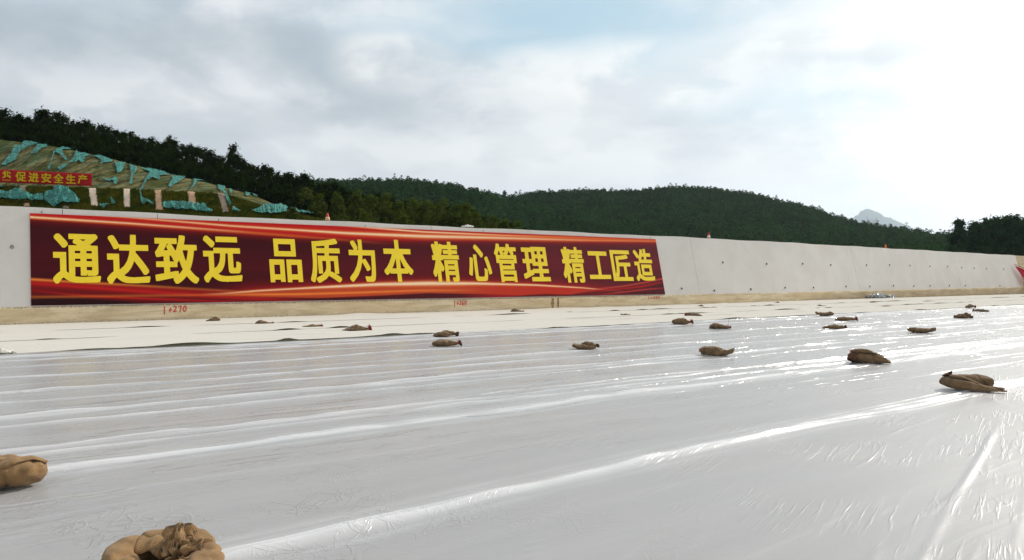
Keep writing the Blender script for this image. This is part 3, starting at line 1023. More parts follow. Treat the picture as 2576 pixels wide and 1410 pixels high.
def build_banner():
    x0 = station(124 * S, 0.55)
    x1 = station(2658 * S, 0.55)
    zb, zt = 0.535, 3.115
    o = empty("slogan_board", wall_pt((x0 + x1) / 2, zb, 0.04))
    tag(o, "long maroon slogan board with big yellow characters on the wall", "banner")
    org = Vector(o.location)
    nx, nz = 620, 130
    xs = np.linspace(x0, x1, nx)
    front, cols = [], []
    for x in xs:
        a = wall_pt(x, zb, 0.045)
        b = wall_pt(x, zt, 0.045)
        for j in range(nz):
            front.append(a.lerp(b, j / (nz - 1)) - org)
    pp, qq = np.meshgrid((xs - x0) / (x1 - x0), 1 - np.arange(nz) / (nz - 1), indexing='ij')
    col = banner_colour(pp, qq).reshape(-1, 3)
    obj("printed_sheet", front, grid_faces(nx, nz)[:, ::-1], M_BANNER, o, col=col, smooth=True)
    # rim behind the sheet
    m = MB()
    k = 60
    ring = []
    for i in range(k + 1):
        x = x0 + (x1 - x0) * i / k
        ring.append([wall_pt(x, zb, .043) - org, wall_pt(x, zt, .043) - org, wall_pt(x, zt, .002) - org, wall_pt(x, zb, .002) - org])
    v = [q for r_ in ring for q in r_]
    f = [(i * 4 + a, i * 4 + (a + 1) % 4, (i + 1) * 4 + (a + 1) % 4, (i + 1) * 4 + a) for i in range(k) for a in range(4)]
    f += [(3, 2, 1, 0), tuple(k * 4 + a for a in range(4))]
    m.add(v, f)
    m.obj("backing_frame", simple_mat("board_edge", (0.30, 0.05, 0.05), 0.6), o)
    # characters, by the corners each takes up in the picture (4096 px)
    z5 = lambda a, b, c, d: (a * .54348, b * .54348, 800 + c * .54348, 800 + d * .54348)
    z2 = lambda a, b, c, d: (1000 + a * .42702, 1000 + b * .42702, 600 + c * .42702, 600 + d * .42702)
    z3 = lambda a, b, c, d: (2000 + a * .42702, 2000 + b * .42702, 600 + c * .42702, 600 + d * .42702)
    spec = [("通", z5(385, 740, 250, 615)), ("达", z5(778, 1103, 258, 617)), ("致", z5(1130, 1460, 262, 618)), ("远", z5(1485, 1780, 268, 607)),
            ("品", z2(165, 490, 835, 1240)), ("质", z2(540, 855, 833, 1245)), ("为", z2(905, 1185, 843, 1238)), ("本", z2(1230, 1528, 845, 1238)),
            ("精", z2(1685, 1970, 862, 1238)), ("心", z2(2020, 2265, 890, 1230)), ("管", z2(2275, 2515, 882, 1240)), ("理", z3(188, 465, 910, 1232)),
            ("精", z3(560, 800, 912, 1245)), ("工", z3(805, 1030, 952, 1210)), ("匠", z3(1022, 1240, 942, 1228)), ("造", z3(1235, 1443, 930, 1228))]
    cache = {}
    for ch, (a, b, c, d) in spec:
        if ch not in cache:
            cache[ch] = glyph_mesh(ch, 0.027, 0.021)
        gv, gf = cache[ch]
        mx = (a + b) / 2 * S
        _, zc1 = wall_hit(mx, c * S)
        _, zc0 = wall_hit(mx, d * S)
        zm = (zc0 + zc1) / 2
        # the board leans: its slanted outline is wider in the picture than the character itself
        lean = abs(proj(wall_pt(station(mx, zm), zc1))[0] - proj(wall_pt(station(mx, zm), zc0))[0])
        xa, xb = station(a * S + lean * 0.35, zm), station(b * S - lean * 0.35, zm)
        vv = []
        for (u, v_) in gv:
            vv.append(wall_pt(xa + (xb - xa) * u, zc0 + (zc1 - zc0) * v_, 0.05) - org)
        obj("character", vv, gf, M_YELLOW, o)
    for px, py in ((166, 857), (873, 884), (1459, 903), (1931, 924), (2600, 954)):
        x = station(px * S, 3.15)
        m = MB()
        c = wall_pt(x, 3.13, 0.03) - org
        m.tube([c, c + Vector((0, 0, 0.05)), c + Vector((0.02, 0.02, 0.06))], 0.008, 6)
        m.obj("hook", M_DARK, o)
    return o


# ------------------------------------------------------------------ floor: film and felt sheets (u along the wall, v across)
ANG = math.atan2(0.578, 0.816)
U = Vector((math.cos(ANG), math.sin(ANG), 0))
VV = Vector((-math.sin(ANG), math.cos(ANG), 0))


def to_uv(p):
    return p.dot(U), p.dot(VV)


def ground_at(px, py):
    Y = FPX * CAM_Z / (py - HY)
    return Vector(((px - CX) / FPX * Y, Y, 0))


BAGS_UV = []


def fbm1(x, seed):
    return mnoise.fractal(Vector((x, seed * 3.7, seed)), 1.0, 2.0, 3)


FILM_EDGE = 15.2


def felt_edge(u):
    return FILM_EDGE + 0.12 * math.sin(u * 0.35) + 0.10 * fbm1(u * 0.4, 5)


def build_floor():
    g = obj("ground", [(-6400, -900, -0.12), (9400, -900, -0.12), (9400, 16900, -0.12), (-6400, 16900, -0.12)], [(0, 1, 2, 3)], M_GROUND)
    tag(g, "bare earth under the sheets", "ground", kind='structure')
    # plastic film
    vs = np.concatenate([np.arange(-12, 0.6, 0.3), np.arange(0.6, 15.75, 0.009)])
    us = np.concatenate([np.arange(-30, -9, 0.8), np.arange(-9, -3, 0.12), np.arange(-3, 9, 0.05), np.arange(9, 14, .12), np.arange(14, 24, 0.3), np.arange(24, 90.1, 1.5)])
    UU, V2 = np.meshgrid(us, vs, indexing='ij')
    Z = np.zeros_like(UU)
    milk = np.zeros_like(UU)
    r = random.Random(3)

    def ridge(v0, slope, amp, wid, u0=-99, u1=99, wob=0.05, seed=0.0, fade=1.5):
        uu = us
        c = v0 + slope * uu + wob * np.array([fbm1(q * 0.25, seed) for q in uu])
        am = amp * (0.7 + 0.5 * np.array([fbm1(q * 0.6, seed + 9) for q in uu]))
        am = am * np.clip((uu - u0) / fade, 0, 1) * np.clip((u1 - uu) / fade, 0, 1)
        am = am * (0.75 + 0.5 * np.array([mnoise.noise(Vector((q * 2.2, seed, 3))) for q in uu]))
        am = np.maximum(am, 0)
        s = (V2 - c[:, None]) / wid
        # a fold that leans: steep on the far side
        shape = np.where(s < 0, np.exp(-(s / 1.0) ** 2), np.exp(-(s / 0.7) ** 2))
        np.maximum(milk, np.clip(am / 0.018, 0, 1)[:, None] * np.exp(-np.abs(s / 1.7) ** 1.6) * (0.75 if amp > .02 else .34 if amp > .01 else .2), out=milk)
        return am[:, None] * shape

    # the long folds
    for dv, a, w in ((0, .040, .045), (.09, .022, .03), (-.10, .018, .03), (.2, .012, .03)):
        Z += ridge(5.95 + dv, 0.012, a, w, -7.5, 60, 0.10, 1 + dv)
    for dv, a, w in ((0, .045, .045), (.07, .025, .025), (-.08, .014, .03), (.16, .014, .02)):
        Z += ridge(3.62 + dv, 0.035, a, w, -2, 26, 0.10, 4 + dv)
    Z += ridge(0.62, 0.315, .017, .019, 2, 8.0, 0.03, 8)
    Z += ridge(0.2, 0.33, .006, .012, 2.6, 7.2, 0.03, 18)
    Z += ridge(-.1, 0.34, .006, .012, 3.0, 7.0, 0.03, 28)
    for _ in range(19):
        v0 = r.uniform(6.2, 15.0)
        Z += ridge(v0, r.uniform(-.008, .014), r.uniform(.014, .032), r.uniform(.014, .032), -30 if r.random() < .6 else r.uniform(-20, 10), 90 if r.random() < .6 else r.uniform(12, 40), 0.2, r.uniform(0, 50), 4)
    for _ in range(44):
        v0 = r.uniform(4.0, 10.0)
        u0 = r.uniform(-4, 12) if r.random() < .8 else r.uniform(-9, 0)
        Z += ridge(v0, r.uniform(-.02, .05), r.uniform(.009, .019), r.uniform(.009, .017), u0, u0 + r.uniform(1.5, 7), 0.08, r.uniform(0, 50), 1.5)
    for _ in range(22):
        v0 = r.uniform(0.9, 3.8)
        u0 = r.uniform(-5, 6)
        Z += ridge(v0 - 0.08 * u0, r.uniform(0.02, .22), r.uniform(.003, .007), r.uniform(.010, .016), u0, u0 + r.uniform(1, 3), 0.05, r.uniform(0, 50), .6)
    for dv in (-.16, -.06, .05, .14, .22):
        ridge(5.95 + dv, 0.012, .016, .035, -7.5, 60, 0.10, 1)
        ridge(3.62 + dv, 0.035, .014, .03, -2, 26, 0.10, 4)
    for _ in range(130):                       # short creases in all directions near the camera
        u0 = r.uniform(-3.5, 6.5)
        v0 = r.uniform(0.9, 4.6)
        sl = r.uniform(-1.6, 1.6) if u0 < 2.0 else r.uniform(.22, .52)
        L = r.uniform(.25, .9) * (1 if u0 < 2.0 else 1.7) / math.sqrt(1 + sl * sl)
        Z += ridge(v0 - sl * u0, sl, r.uniform(.004, .009), r.uniform(.007, .012) * math.sqrt(1 + sl * sl), u0, u0 + L, 0.10, r.uniform(0, 50), L * .45) * 1.0
    # broad unevenness of the ground under it
    Z += 0.010 * np.sin(UU * 0.7 + 0.5 * V2) * np.sin(V2 * 0.9 + 1.0) + 0.006 * np.sin(UU * 1.9 + 3) * np.sin(V2 * 2.3)
    # pressed down by the sacks, with creases running out from them
    for (bu, bv, br) in BAGS_UV:
        d2 = (UU - bu) ** 2 + (V2 - bv) ** 2
        near = d2 < (br * 5) ** 2
        dd = np.sqrt(d2[near])
        th = np.arctan2(V2[near] - bv, UU[near] - bu)
        rad = np.clip(1 - dd / (br * 4.2), 0, 1)
        zz = Z[near] * np.clip((dd - br * 0.6) / (br * 0.8), 0, 1)
        zz += 0.006 * rad * np.clip((dd - br * .7) / (br * .5), 0, 1) * np.maximum(0, np.sin(th * 17 + 4 * np.sin(th * 3 + bu) + bu * 5)) ** 2
        Z[near] = zz
    Z += 0.004
    vert = np.stack([UU, V2, Z], -1).reshape(-1, 3)
    film = obj("plastic_film", vert, grid_faces(len(us), len(vs))[:, ::-1], M_FILM, smooth=True, col=np.repeat(milk.reshape(-1, 1), 3, 1))
    film.rotation_euler = (0, 0, ANG)
    tag(film, "wide glossy translucent plastic sheet with long folds covering the foreground", "plastic sheet")

    # felt strips: each one lies on the edge of the next nearer one
    rows = [(None, 18.35, 0.016), (18.25, 21.35, 0.024), (21.25, 24.75, 0.032)]
    labels = ["cream felt strip lying along the edge of the glossy plastic sheet", "middle strip of cream felt between two other strips", "cream felt strip laid along the foot of the wall"]
    rr = random.Random(12)
    lifts0 = [(to_uv(ground_at(495, 877)), 1.1, 0.05), (to_uv(ground_at(1030, 852)), .6, 0.05), (to_uv(ground_at(762, 866)), .3, 0.045), (to_uv(ground_at(240, 886)), .8, 0.02), (to_uv(ground_at(360, 884)), .7, 0.014)]
    for k, (va, vb, z0) in enumerate(rows):
        us = np.concatenate([np.arange(-30, -20, .8), np.arange(-20, 30, 0.10), np.arange(30, 90.1, 0.6)])
        ts = np.concatenate([np.linspace(0, 0.3, 26), np.linspace(0.33, 1, 40)])
        lifts = [(a[0], w, h) for (a, w, h) in lifts0] if k == 0 else []
        for _ in range(26 if k else 9):
            lifts.append((rr.uniform(4 if k == 0 else -6, 60), rr.uniform(.25, 1.1), rr.uniform(.015, .04)))
        E = np.array([felt_edge(u) if va is None else va + .12 * fbm1(u * .3, k + 2) for u in us])
        H = np.zeros(len(us))
        for (c, w, h) in lifts:
            s = np.clip(np.abs(us - c) / w, 0, 1)
            H = np.maximum(H, h * (0.5 + 0.5 * np.cos(np.pi * s)) ** 1.3)
        Uu, Tt = np.meshgrid(us, ts, indexing='ij')
        Vv = E[:, None] + (vb - E)[:, None] * Tt
        dist = Vv - E[:, None]
        Z = z0 + H[:, None] * np.exp(-(dist / 0.28) ** 2)
        pts = np.stack([Uu.ravel() * .55, Vv.ravel() * 1.6, np.zeros(Uu.size)], -1)
        Z += 0.014 * np.maximum(0, vnoise(pts, 1.0, k * 5 + 1.0, 3)).reshape(Z.shape) * np.clip(dist / 0.5, 0, 1)
        # a few raised wrinkles
        for _ in range(42):
            c, v0, L = rr.uniform(-16, 45), rr.uniform(0.4, 2.9) + (va or 15.2), rr.uniform(.4, 1.4)
            sl = rr.uniform(-.25, .25)
            s = ((Uu - c) / L) ** 2
            q = (Vv - v0 - sl * (Uu - c)) / 0.07
            Z += rr.uniform(.015, .05) * np.exp(-s) * np.where(q < 0, np.exp(-(q / 0.7) ** 2), np.exp(-(q / 2.2) ** 2))
        vert = np.stack([Uu, Vv, Z], -1).reshape(-1, 3)
        o = obj("felt_sheet", vert, grid_faces(len(us), len(ts))[:, ::-1], M_GEO, smooth=True)
        o.rotation_euler = (0, 0, ANG)
        tag(o, labels[k], "felt sheet", "felt strips along the wall")


# ------------------------------------------------------------------ sandbags
def sweep(spine, wid, hei, n=26, m=44, seed=0, wr=0.012, ex=2.3, lean=None, ground=True, fold=0.9):
    """closed sack-like body swept along a spine; returns verts, faces, uv (metres)"""
    sp = np.array(spine, float)
    d = np.r_[0, np.cumsum(np.linalg.norm(np.diff(sp, axis=0), axis=1))]
    t = np.linspace(0, d[-1], m)
    # smooth interpolation
    P = np.stack([np.interp(t, d, sp[:, i]) for i in range(3)], -1)
    for _ in range(4):
        P[1:-1] = (P[:-2] + 2 * P[1:-1] + P[2:]) / 4
    tt = np.linspace(0, 1, m)
    W = np.interp(tt, [a for a, _ in wid], [b for _, b in wid])
    H = np.interp(tt, [a for a, _ in hei], [b for _, b in hei])
    for arr in (W, H):
        for _ in range(3):
            arr[1:-1] = (arr[:-2] + 2 * arr[1:-1] + arr[2:]) / 4
    T = np.gradient(P, axis=0)
    Th = T.copy()
    Th[:, 2] = 0
    Th /= np.linalg.norm(Th, axis=1)[:, None] + 1e-9
    side = np.stack([-Th[:, 1], Th[:, 0], np.zeros(m)], -1)
    T /= np.linalg.norm(T, axis=1)[:, None] + 1e-9
    up = np.cross(T, side) * -1
    up = np.cross(side, T) * -1
    up[up[:, 2] < 0] *= -1
    v, uv = [], []
    for i in range(m):
        for k in range(n):
            a = 2 * math.pi * k / n
            ca, sa = math.cos(a), math.sin(a)
            ca = math.copysign(abs(ca) ** (2 / ex), ca)
            sa = math.copysign(abs(sa) ** (2 / ex), sa)
            q = P[i] + side[i] * (ca * W[i]) + up[i] * (sa * H[i])
            nrm = side[i] * ca / max(W[i], 1e-3) + up[i] * sa / max(H[i], 1e-3)
            nrm /= np.linalg.norm(nrm) + 1e-9
            env = min(1, W[i] / 0.06)
            s1 = mnoise.fractal(Vector((q[0] * 9 + seed, q[1] * 9 - seed, q[2] * 9)), 1.0, 2.0, 3)
            along = mnoise.noise(Vector((t[i] * 4 + seed, k / n * 14 + seed, seed)))       # lengthwise folds
            cross = mnoise.noise(Vector((t[i] * 22 + seed * 2, k / n * 4, seed)))
            rdg = (1 - abs(along) * 2.0)
            dent = mnoise.noise(Vector((q[0] * 5 + seed * 3, q[1] * 6 + seed, q[2] * 6 - seed)))
            sharp = 1 - min(1, abs(mnoise.noise(Vector((q[0] * 6 - seed, q[1] * 7 + 2 * seed, q[2] * 7)))) * 5)
            disp = wr * (0.9 * s1 + fold * rdg * 0.9 + 0.45 * cross + 1.4 * dent - 1.3 * sharp) * env
            q = q + nrm * disp
            v.append(q)
            uv.append((t[i], a * max(W.mean(), .03)))
    v = np.array(v)
    f = [tuple(x) for x in grid_faces(m, n, True)]
    c0, c1 = len(v), len(v) + 1
    v = np.vstack([v, P[0], P[-1]])
    uv += [(0, 0), (t[-1], 0)]
    f += [(c0, (k + 1) % n, k) for k in range(n)]
    f += [(c1, (m - 1) * n + k, (m - 1) * n + (k + 1) % n) for k in range(n)]
    if ground:
        zz = v[:, 2]
        v[:, 2] = np.where(zz < 0.02, 0.002 + 0.018 * np.exp((np.minimum(zz, 0.02) - 0.02) / 0.03), zz)
    return v, f, uv


def tuft(base, direc, L=0.10, r0=0.035, r1=0.07, seed=0, n=40, m=14, rag=0.008):
    """gathered, ruffled mouth of a sack"""
    base = Vector(base)
    t = Vector(direc).normalized()
    a = t.orthogonal().normalized()
    b = t.cross(a)
    v, uv = [], []
    for i in range(m):
        s = i / (m - 1)
        r = r0 * (1 - 0.35 * math.sin(min(s * 3, 1) * math.pi)) * (1 - s) + r1 * math.sin(min(1, s * 1.25) * math.pi / 2) * s ** .5 * (1 - .35 * max(0, s - .75) * 4)
        for k in range(n):
            th = 2 * math.pi * k / n
            ruff = 1 + (0.18 + 0.42 * s) * math.sin(4 * th + seed + s) + 0.30 * s * math.sin(7 * th + 2 * seed - 1.5 * s) + 0.25 * mnoise.noise(Vector((math.cos(th) * 2, math.sin(th) * 2, s * 4 + seed)))
            ll = L * s + (rag * mnoise.noise(Vector((math.cos(th) * 3, math.sin(th) * 3, seed))) + rag * .5 * math.sin(5 * th + seed)) * s ** 2
            q = base + t * ll + (a * math.cos(th) + b * math.sin(th)) * r * max(0.25, ruff) + Vector((0, 0, -0.02 * s * s))
            v.append(q)
            uv.append((s * L, th * 0.05))
    # turned-in inside so the mouth has depth
    for k in range(n):
        v.append(base + t * L * 0.35 + (v[(m - 1) * n + k] - base - t * L) * 0.35)
        uv.append((0, 0))
    f = [tuple(x) for x in grid_faces(m + 1, n, True)]
    f.append(tuple(m * n + k for k in range(n)))
    return v, f, uv


def tie(c, direc, r, thick=0.006, seed=0, tails=True, tail_up=0.0):
    c = Vector(c)
    t = Vector(direc).normalized()
    a = t.orthogonal().normalized()
    b = t.cross(a)
    mb = MB()
    for o in (-0.006, 0.006):
        pts = [c + t * o + (a * math.cos(q) + b * math.sin(q)) * r for q in np.linspace(0, 2 * math.pi, 15)]
        mb.tube(pts, thick, 5)
    if tails:
        p = c + a * r
        mb.tube([p, p + a * .03 + Vector((0, 0, .01)), p + a * .05 + t * .03 + Vector((0, 0, .02 + tail_up))], thick * .8, 5)
        mb.tube([p, p + b * .03 + Vector((0, 0, .01)), p + b * .05 - t * .02 + Vector((0, 0, -.01))], thick * .8, 5)
    return mb.v, mb.f


def clump(parts):
    v, f, uv = [], [], []
    for (a, b, c) in parts:
        o = len(v)
        v += [tuple(q) for q in a]
        f += [tuple(i + o for i in q) for q in b]
        uv += list(c)
    return v, f, uv


def bag_shape(kind, seed):
    """(sack mesh, neck mesh or None, tie mesh or None), long axis along x, about 0.6 m long"""
    neck = string = None
    if kind == 'plump':        # full sack, tied neck to the right
        sack = sweep([(-.30, 0, .06), (-.15, 0, .085), (.05, 0, .085), (.17, 0, .075), (.235, 0, .075)],
                     [(0, .03), (.06, .11), (.25, .155), (.6, .145), (.8, .09), (.93, .045), (1, .03)],
                     [(0, .02), (.06, .05), (.3, .085), (.6, .08), (.8, .06), (.93, .035), (1, .028)], seed=seed, wr=.014)
        neck = tuft((.225, 0, .075), (1, 0, .25), .09, .03, .05, seed)
        string = tie((.237, 0, .077), (1, 0, .2), .033, seed=seed)
    elif kind == 'flat':       # half empty, lying flat, neck to the right
        sack = sweep([(-.33, 0, .02), (-.2, 0, .035), (0, .02, .05), (.15, .01, .05), (.25, 0, .05)],
                     [(0, .05), (.1, .12), (.4, .15), (.7, .12), (.9, .05), (1, .03)],
                     [(0, .012), (.1, .025), (.35, .05), (.55, .058), (.75, .045), (.9, .035), (1, .025)], seed=seed, wr=.016)
        neck = tuft((.24, 0, .05), (1, .1, .3), .075, .03, .045, seed)
        string = tie((.25, 0, .052), (1, 0, .2), .032, seed=seed)
    elif kind == 'hump':       # hump at the left, long empty neck drooping to the right
        sack = sweep([(-.30, 0, .02), (-.2, 0, .06), (-.06, 0, .075), (.08, 0, .05), (.22, 0, .045), (.32, 0, .06)],
                     [(0, .03), (.12, .11), (.32, .15), (.55, .12), (.75, .08), (1, .05)],
                     [(0, .012), (.12, .05), (.32, .085), (.5, .06), (.7, .03), (.9, .022), (1, .02)], seed=seed, wr=.015)
        string = tie((.24, 0, .05), (1, 0, .1), .06, .005, seed, True, .10)
    elif kind == 'boat':       # both ends raised
        sack = sweep([(-.28, 0, .14), (-.25, 0, .09), (-.1, 0, .07), (.08, 0, .065), (.2, 0, .09), (.29, 0, .155)],
                     [(0, .07), (.12, .11), (.4, .15), (.65, .13), (.85, .09), (1, .02)],
                     [(0, .05), (.12, .075), (.4, .07), (.65, .065), (.85, .05), (1, .012)], seed=seed, wr=.018)
    elif kind == 'wing':       # round at the left, a folded flap sweeping up to the right
        a = sweep([(-.27, 0, .08), (-.15, 0, .105), (0, 0, .09), (.12, 0, .075), (.22, 0, .06)],
                  [(0, .06), (.08, .12), (.35, .16), (.7, .13), (1, .05)],
                  [(0, .045), (.08, .085), (.3, .105), (.6, .085), (1, .03)], seed=seed, wr=.018)
        b = sweep([(-.10, -.10, .03), (.02, -.13, .055), (.15, -.12, .065), (.26, -.07, .10), (.335, -.02, .17)],
                  [(0, .02), (.2, .05), (.6, .05), (.85, .035), (1, .006)],
                  [(0, .01), (.2, .045), (.5, .055), (.8, .05), (1, .008)], seed=seed + 3, wr=.012)
        sack = clump([a, b])
        string = tie((-.285, 0, .09), (1, 0, 0), .02, .006, seed)
    elif kind == 'fold':       # doubled over, the mouth lying on its own back
        a = sweep([(.31, -.02, .02), (.22, -.02, .055), (.06, 0, .085), (-.12, 0, .09), (-.25, .01, .08)],
                  [(0, .025), (.1, .07), (.35, .14), (.7, .16), (.92, .12), (1, .07)],
                  [(0, .015), (.1, .045), (.35, .085), (.7, .095), (.92, .075), (1, .05)], seed=seed, wr=.016)
        b = sweep([(.14, .0, .15), (.02, -.03, .195), (-.12, -.05, .20), (-.23, -.07, .165)],
                  [(0, .05), (.2, .09), (.6, .085), (1, .05)],
                  [(0, .010), (.2, .022), (.6, .035), (1, .035)], seed=seed + 2, wr=.012, ground=False)
        sack = clump([a, b])
        neck = tuft((-.20, -.10, .175), (-.20, -.55, -.75), .13, .035, .06, seed)
        string = tie((-.205, -.075, .145), (-.35, -.55, -.55), .04, seed=seed)
    elif kind == 'twolobe':    # two sacks' worth of bulges, neck turned to the right
        a = sweep([(-.29, -.06, .04), (-.15, -.07, .075), (.02, -.08, .075), (.13, -.07, .06)],
                  [(0, .03), (.15, .10), (.6, .12), (1, .04)], [(0, .015), (.15, .06), (.6, .075), (1, .03)], seed=seed, wr=.015)
        b = sweep([(-.12, .06, .08), (0, .06, .115), (.13, .05, .10), (.23, .03, .08)],
                  [(0, .05), (.3, .10), (.7, .09), (1, .03)], [(0, .04), (.3, .075), (.7, .06), (1, .03)], seed=seed + 5, wr=.015)
        sack = clump([a, b])
        neck = tuft((.21, .03, .08), (1, -.2, -.1), .10, .035, .055, seed)
    elif kind == 'knot':       # heaped, twisted, with an end poking up on the right
        a = sweep([(-.30, 0, .13), (-.22, 0, .085), (-.08, 0, .07), (.1, -.03, .07), (.22, -.02, .07)],
                  [(0, .10), (.2, .13), (.5, .13), (.8, .10), (1, .05)], [(0, .03), (.2, .06), (.5, .07), (.8, .06), (1, .04)], seed=seed, wr=.016)
        b = sweep([(-.10, .03, .11), (0, .03, .165), (.12, .0, .14), (.22, -.02, .09)],
                  [(0, .05), (.35, .09), (.7, .085), (1, .05)], [(0, .03), (.35, .05), (.7, .055), (1, .03)], seed=seed + 4, wr=.018, ground=False)
        sack = clump([a, b])
        neck = tuft((.20, -.01, .10), (1, .1, .35), .11, .04, .03, seed)
    elif kind == 'crumple':    # loose crumpled heap
        a = sweep([(-.28, 0, .03), (-.12, 0, .06), (.06, 0, .07), (.25, 0, .05)],
                  [(0, .05), (.3, .15), (.6, .16), (.9, .10), (1, .04)], [(0, .02), (.3, .06), (.6, .075), (.9, .055), (1, .02)], seed=seed, wr=.035)
        b = sweep([(-.05, .02, .10), (.05, .0, .14), (.17, 0, .10)], [(0, .04), (.5, .08), (1, .04)], [(0, .02), (.5, .035), (1, .02)], seed=seed + 6, wr=.03, ground=False)
        sack = clump([a, b])
        neck = tuft((-.26, 0, .04), (-1, 0, .15), .07, .03, .04, seed)
    return sack, neck, string


SHAPES = {}


def shape_data(kind, seed, near):
    key = (kind, seed, near)
    if key not in SHAPES:
        s, nk, st = bag_shape(kind, seed)
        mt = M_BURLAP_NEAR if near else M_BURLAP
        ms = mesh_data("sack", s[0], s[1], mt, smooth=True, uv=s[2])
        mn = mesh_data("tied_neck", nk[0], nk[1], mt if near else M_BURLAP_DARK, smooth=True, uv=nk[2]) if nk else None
        mt_ = mesh_data("tie_string", st[0], st[1], M_RED_STRING, smooth=True) if st else None
        SHAPES[key] = (ms, mn, mt_)
    return SHAPES[key]


def place_bag(x0, x1, yb, kind, seed, label, flip=False, rz=0.0, near=False, hs=1.0, rest=0.0, tie_on=True, length=0.62):
    """a sack whose foot is seen from x0 to x1 on row yb of the picture"""
    mid = (x0 + x1) / 2
    p = ground_at(mid, yb)
    wpx = (x1 - x0) / FPX * p.y
    sc_l = wpx / (length * max(0.55, abs(math.cos(rz))))
    p = p + Vector((0, 0.13 * sc_l, 0))
    o = empty("sandbag", (p.x, p.y, rest))
    view = -math.atan2(p.x, p.y)
    o.rotation_euler = (0, 0, view + rz + (math.pi if flip else 0))
    o.scale = (sc_l, sc_l, sc_l * hs * (.82 if yb > 838 else 1.15))
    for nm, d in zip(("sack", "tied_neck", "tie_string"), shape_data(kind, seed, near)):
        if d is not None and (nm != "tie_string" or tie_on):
            link(bpy.data.objects.new(nm, d), o)
    tag(o, label, "sandbag", "burlap sandbags weighing down the sheets")
    u, v = to_uv(p)
    BAGS_UV.append((u, v, 0.30 * sc_l))
    return o


def build_ring_bag():
    """big near sack curled round on itself, frayed mouth standing up in the ring"""
    c = Vector((-1.525, 3.27, 0))
    o = empty("sandbag", (c.x, c.y, 0.006))
    tag(o, "large near burlap sandbag curled into a ring, its frayed mouth standing up", "sandbag", "burlap sandbags weighing down the sheets")
    # the back arch and the left bend
    pts = []
    for a in np.linspace(R(20), R(250), 16):
        pts.append((0.172 * math.cos(a) * 1.0 - 0.005, 0.135 * math.sin(a), 0.075 + 0.012 * math.sin(a)))
    a1 = sweep(pts, [(0, .05), (.12, .075), (.5, .072), (.85, .08), (1, .05)], [(0, .05), (.15, .07), (.5, .073), (.85, .062), (1, .04)], n=40, m=90, seed=11.3, wr=.010, fold=.25)
    # the front lobe
    b1 = sweep([(-.17, -.10, .045), (-.06, -.165, .04), (.08, -.175, .042), (.19, -.11, .055), (.205, .0, .07), (.17, .07, .075)],
               [(0, .05), (.2, .09), (.5, .10), (.8, .075), (1, .05)], [(0, .04), (.2, .043), (.5, .043), (.8, .062), (1, .05)], n=40, m=80, seed=3.1, wr=.010, fold=.25)
    v, f, uv = clump([a1, b1])
    obj("sack", v, f, M_BURLAP_NEAR, o, smooth=True, uv=uv)
    # torn flap hanging inside the ring
    v, uv = [], []
    nu, nv = 44, 10
    for i in range(nu):
        s = i / (nu - 1)
        x = -.135 + .17 * s
        for j in range(nv):
            q = j / (nv - 1)
            rag = 0.010 * mnoise.noise(Vector((i * 1.3, 0, 3))) * q
            v.append((x, .10 - .11 * q - .010 * math.sin(s * 9), .135 + .012 * math.sin(q * 3.1) + .004 * math.sin(s * 17) - .035 * q * q + rag))
            uv.append((x, q * .06))
    fl = obj("torn_flap", v, grid_faces(nu, nv), M_BURLAP_NEAR, o, smooth=True, uv=uv)
    md = fl.modifiers.new("thickness", 'SOLIDIFY')
    md.thickness = .008
    # added burlap disc in the ring, coloured dark to paint the hollow's shade
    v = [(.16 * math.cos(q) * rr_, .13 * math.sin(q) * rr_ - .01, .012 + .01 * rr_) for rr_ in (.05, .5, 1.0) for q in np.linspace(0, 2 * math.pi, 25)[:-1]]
    obj("hollow_shade_cloth", v, grid_faces(3, 24, True), M_BURLAP_DARK, o, smooth=True)
    # frayed mouth: crumpled gathers with rolled rims
    parts = [tuft((.065, .015, .085), (.0, .0, 1), .140, .034, .046, 2.2, 64, 22, .012),
             tuft((.105, -.015, .085), (.5, -.15, .8), .095, .03, .040, 5.1, 56, 18, .010),
             tuft((.042, -.015, .08), (-.3, -.3, .8), .085, .028, .034, 8.4, 48, 16, .010),
             tuft((.085, -.03, .075), (.15, -.6, .6), .075, .028, .036, 1.4, 48, 16, .010)]
    v, f, uv = clump(parts)
    neck = obj("frayed_mouth", v, f, M_BURLAP_NEAR, o, smooth=True, uv=uv)
    m = MB()
    rr = random.Random(5)
    for k in range(60):
        an = rr.uniform(0, 2 * math.pi)
        b0 = Vector((.07 + .04 * math.cos(an), .015 + .04 * math.sin(an), .13 + rr.uniform(-.04, .055)))
        d = Vector((math.cos(an), math.sin(an), rr.uniform(-.9, .5))) * rr.uniform(.012, .035)
        m.tube([b0, b0 + d * .5 + Vector((0, 0, .006)), b0 + d + Vector((rr.uniform(-.01, .01), 0, -.012))], [.0022, .0018, .001], 4)
    m.obj("loose_threads", simple_mat("jute_thread", (.42, .28, .15), .9), neck)
    u, vv = to_uv(c)
    BAGS_UV.append((u, vv, .30))


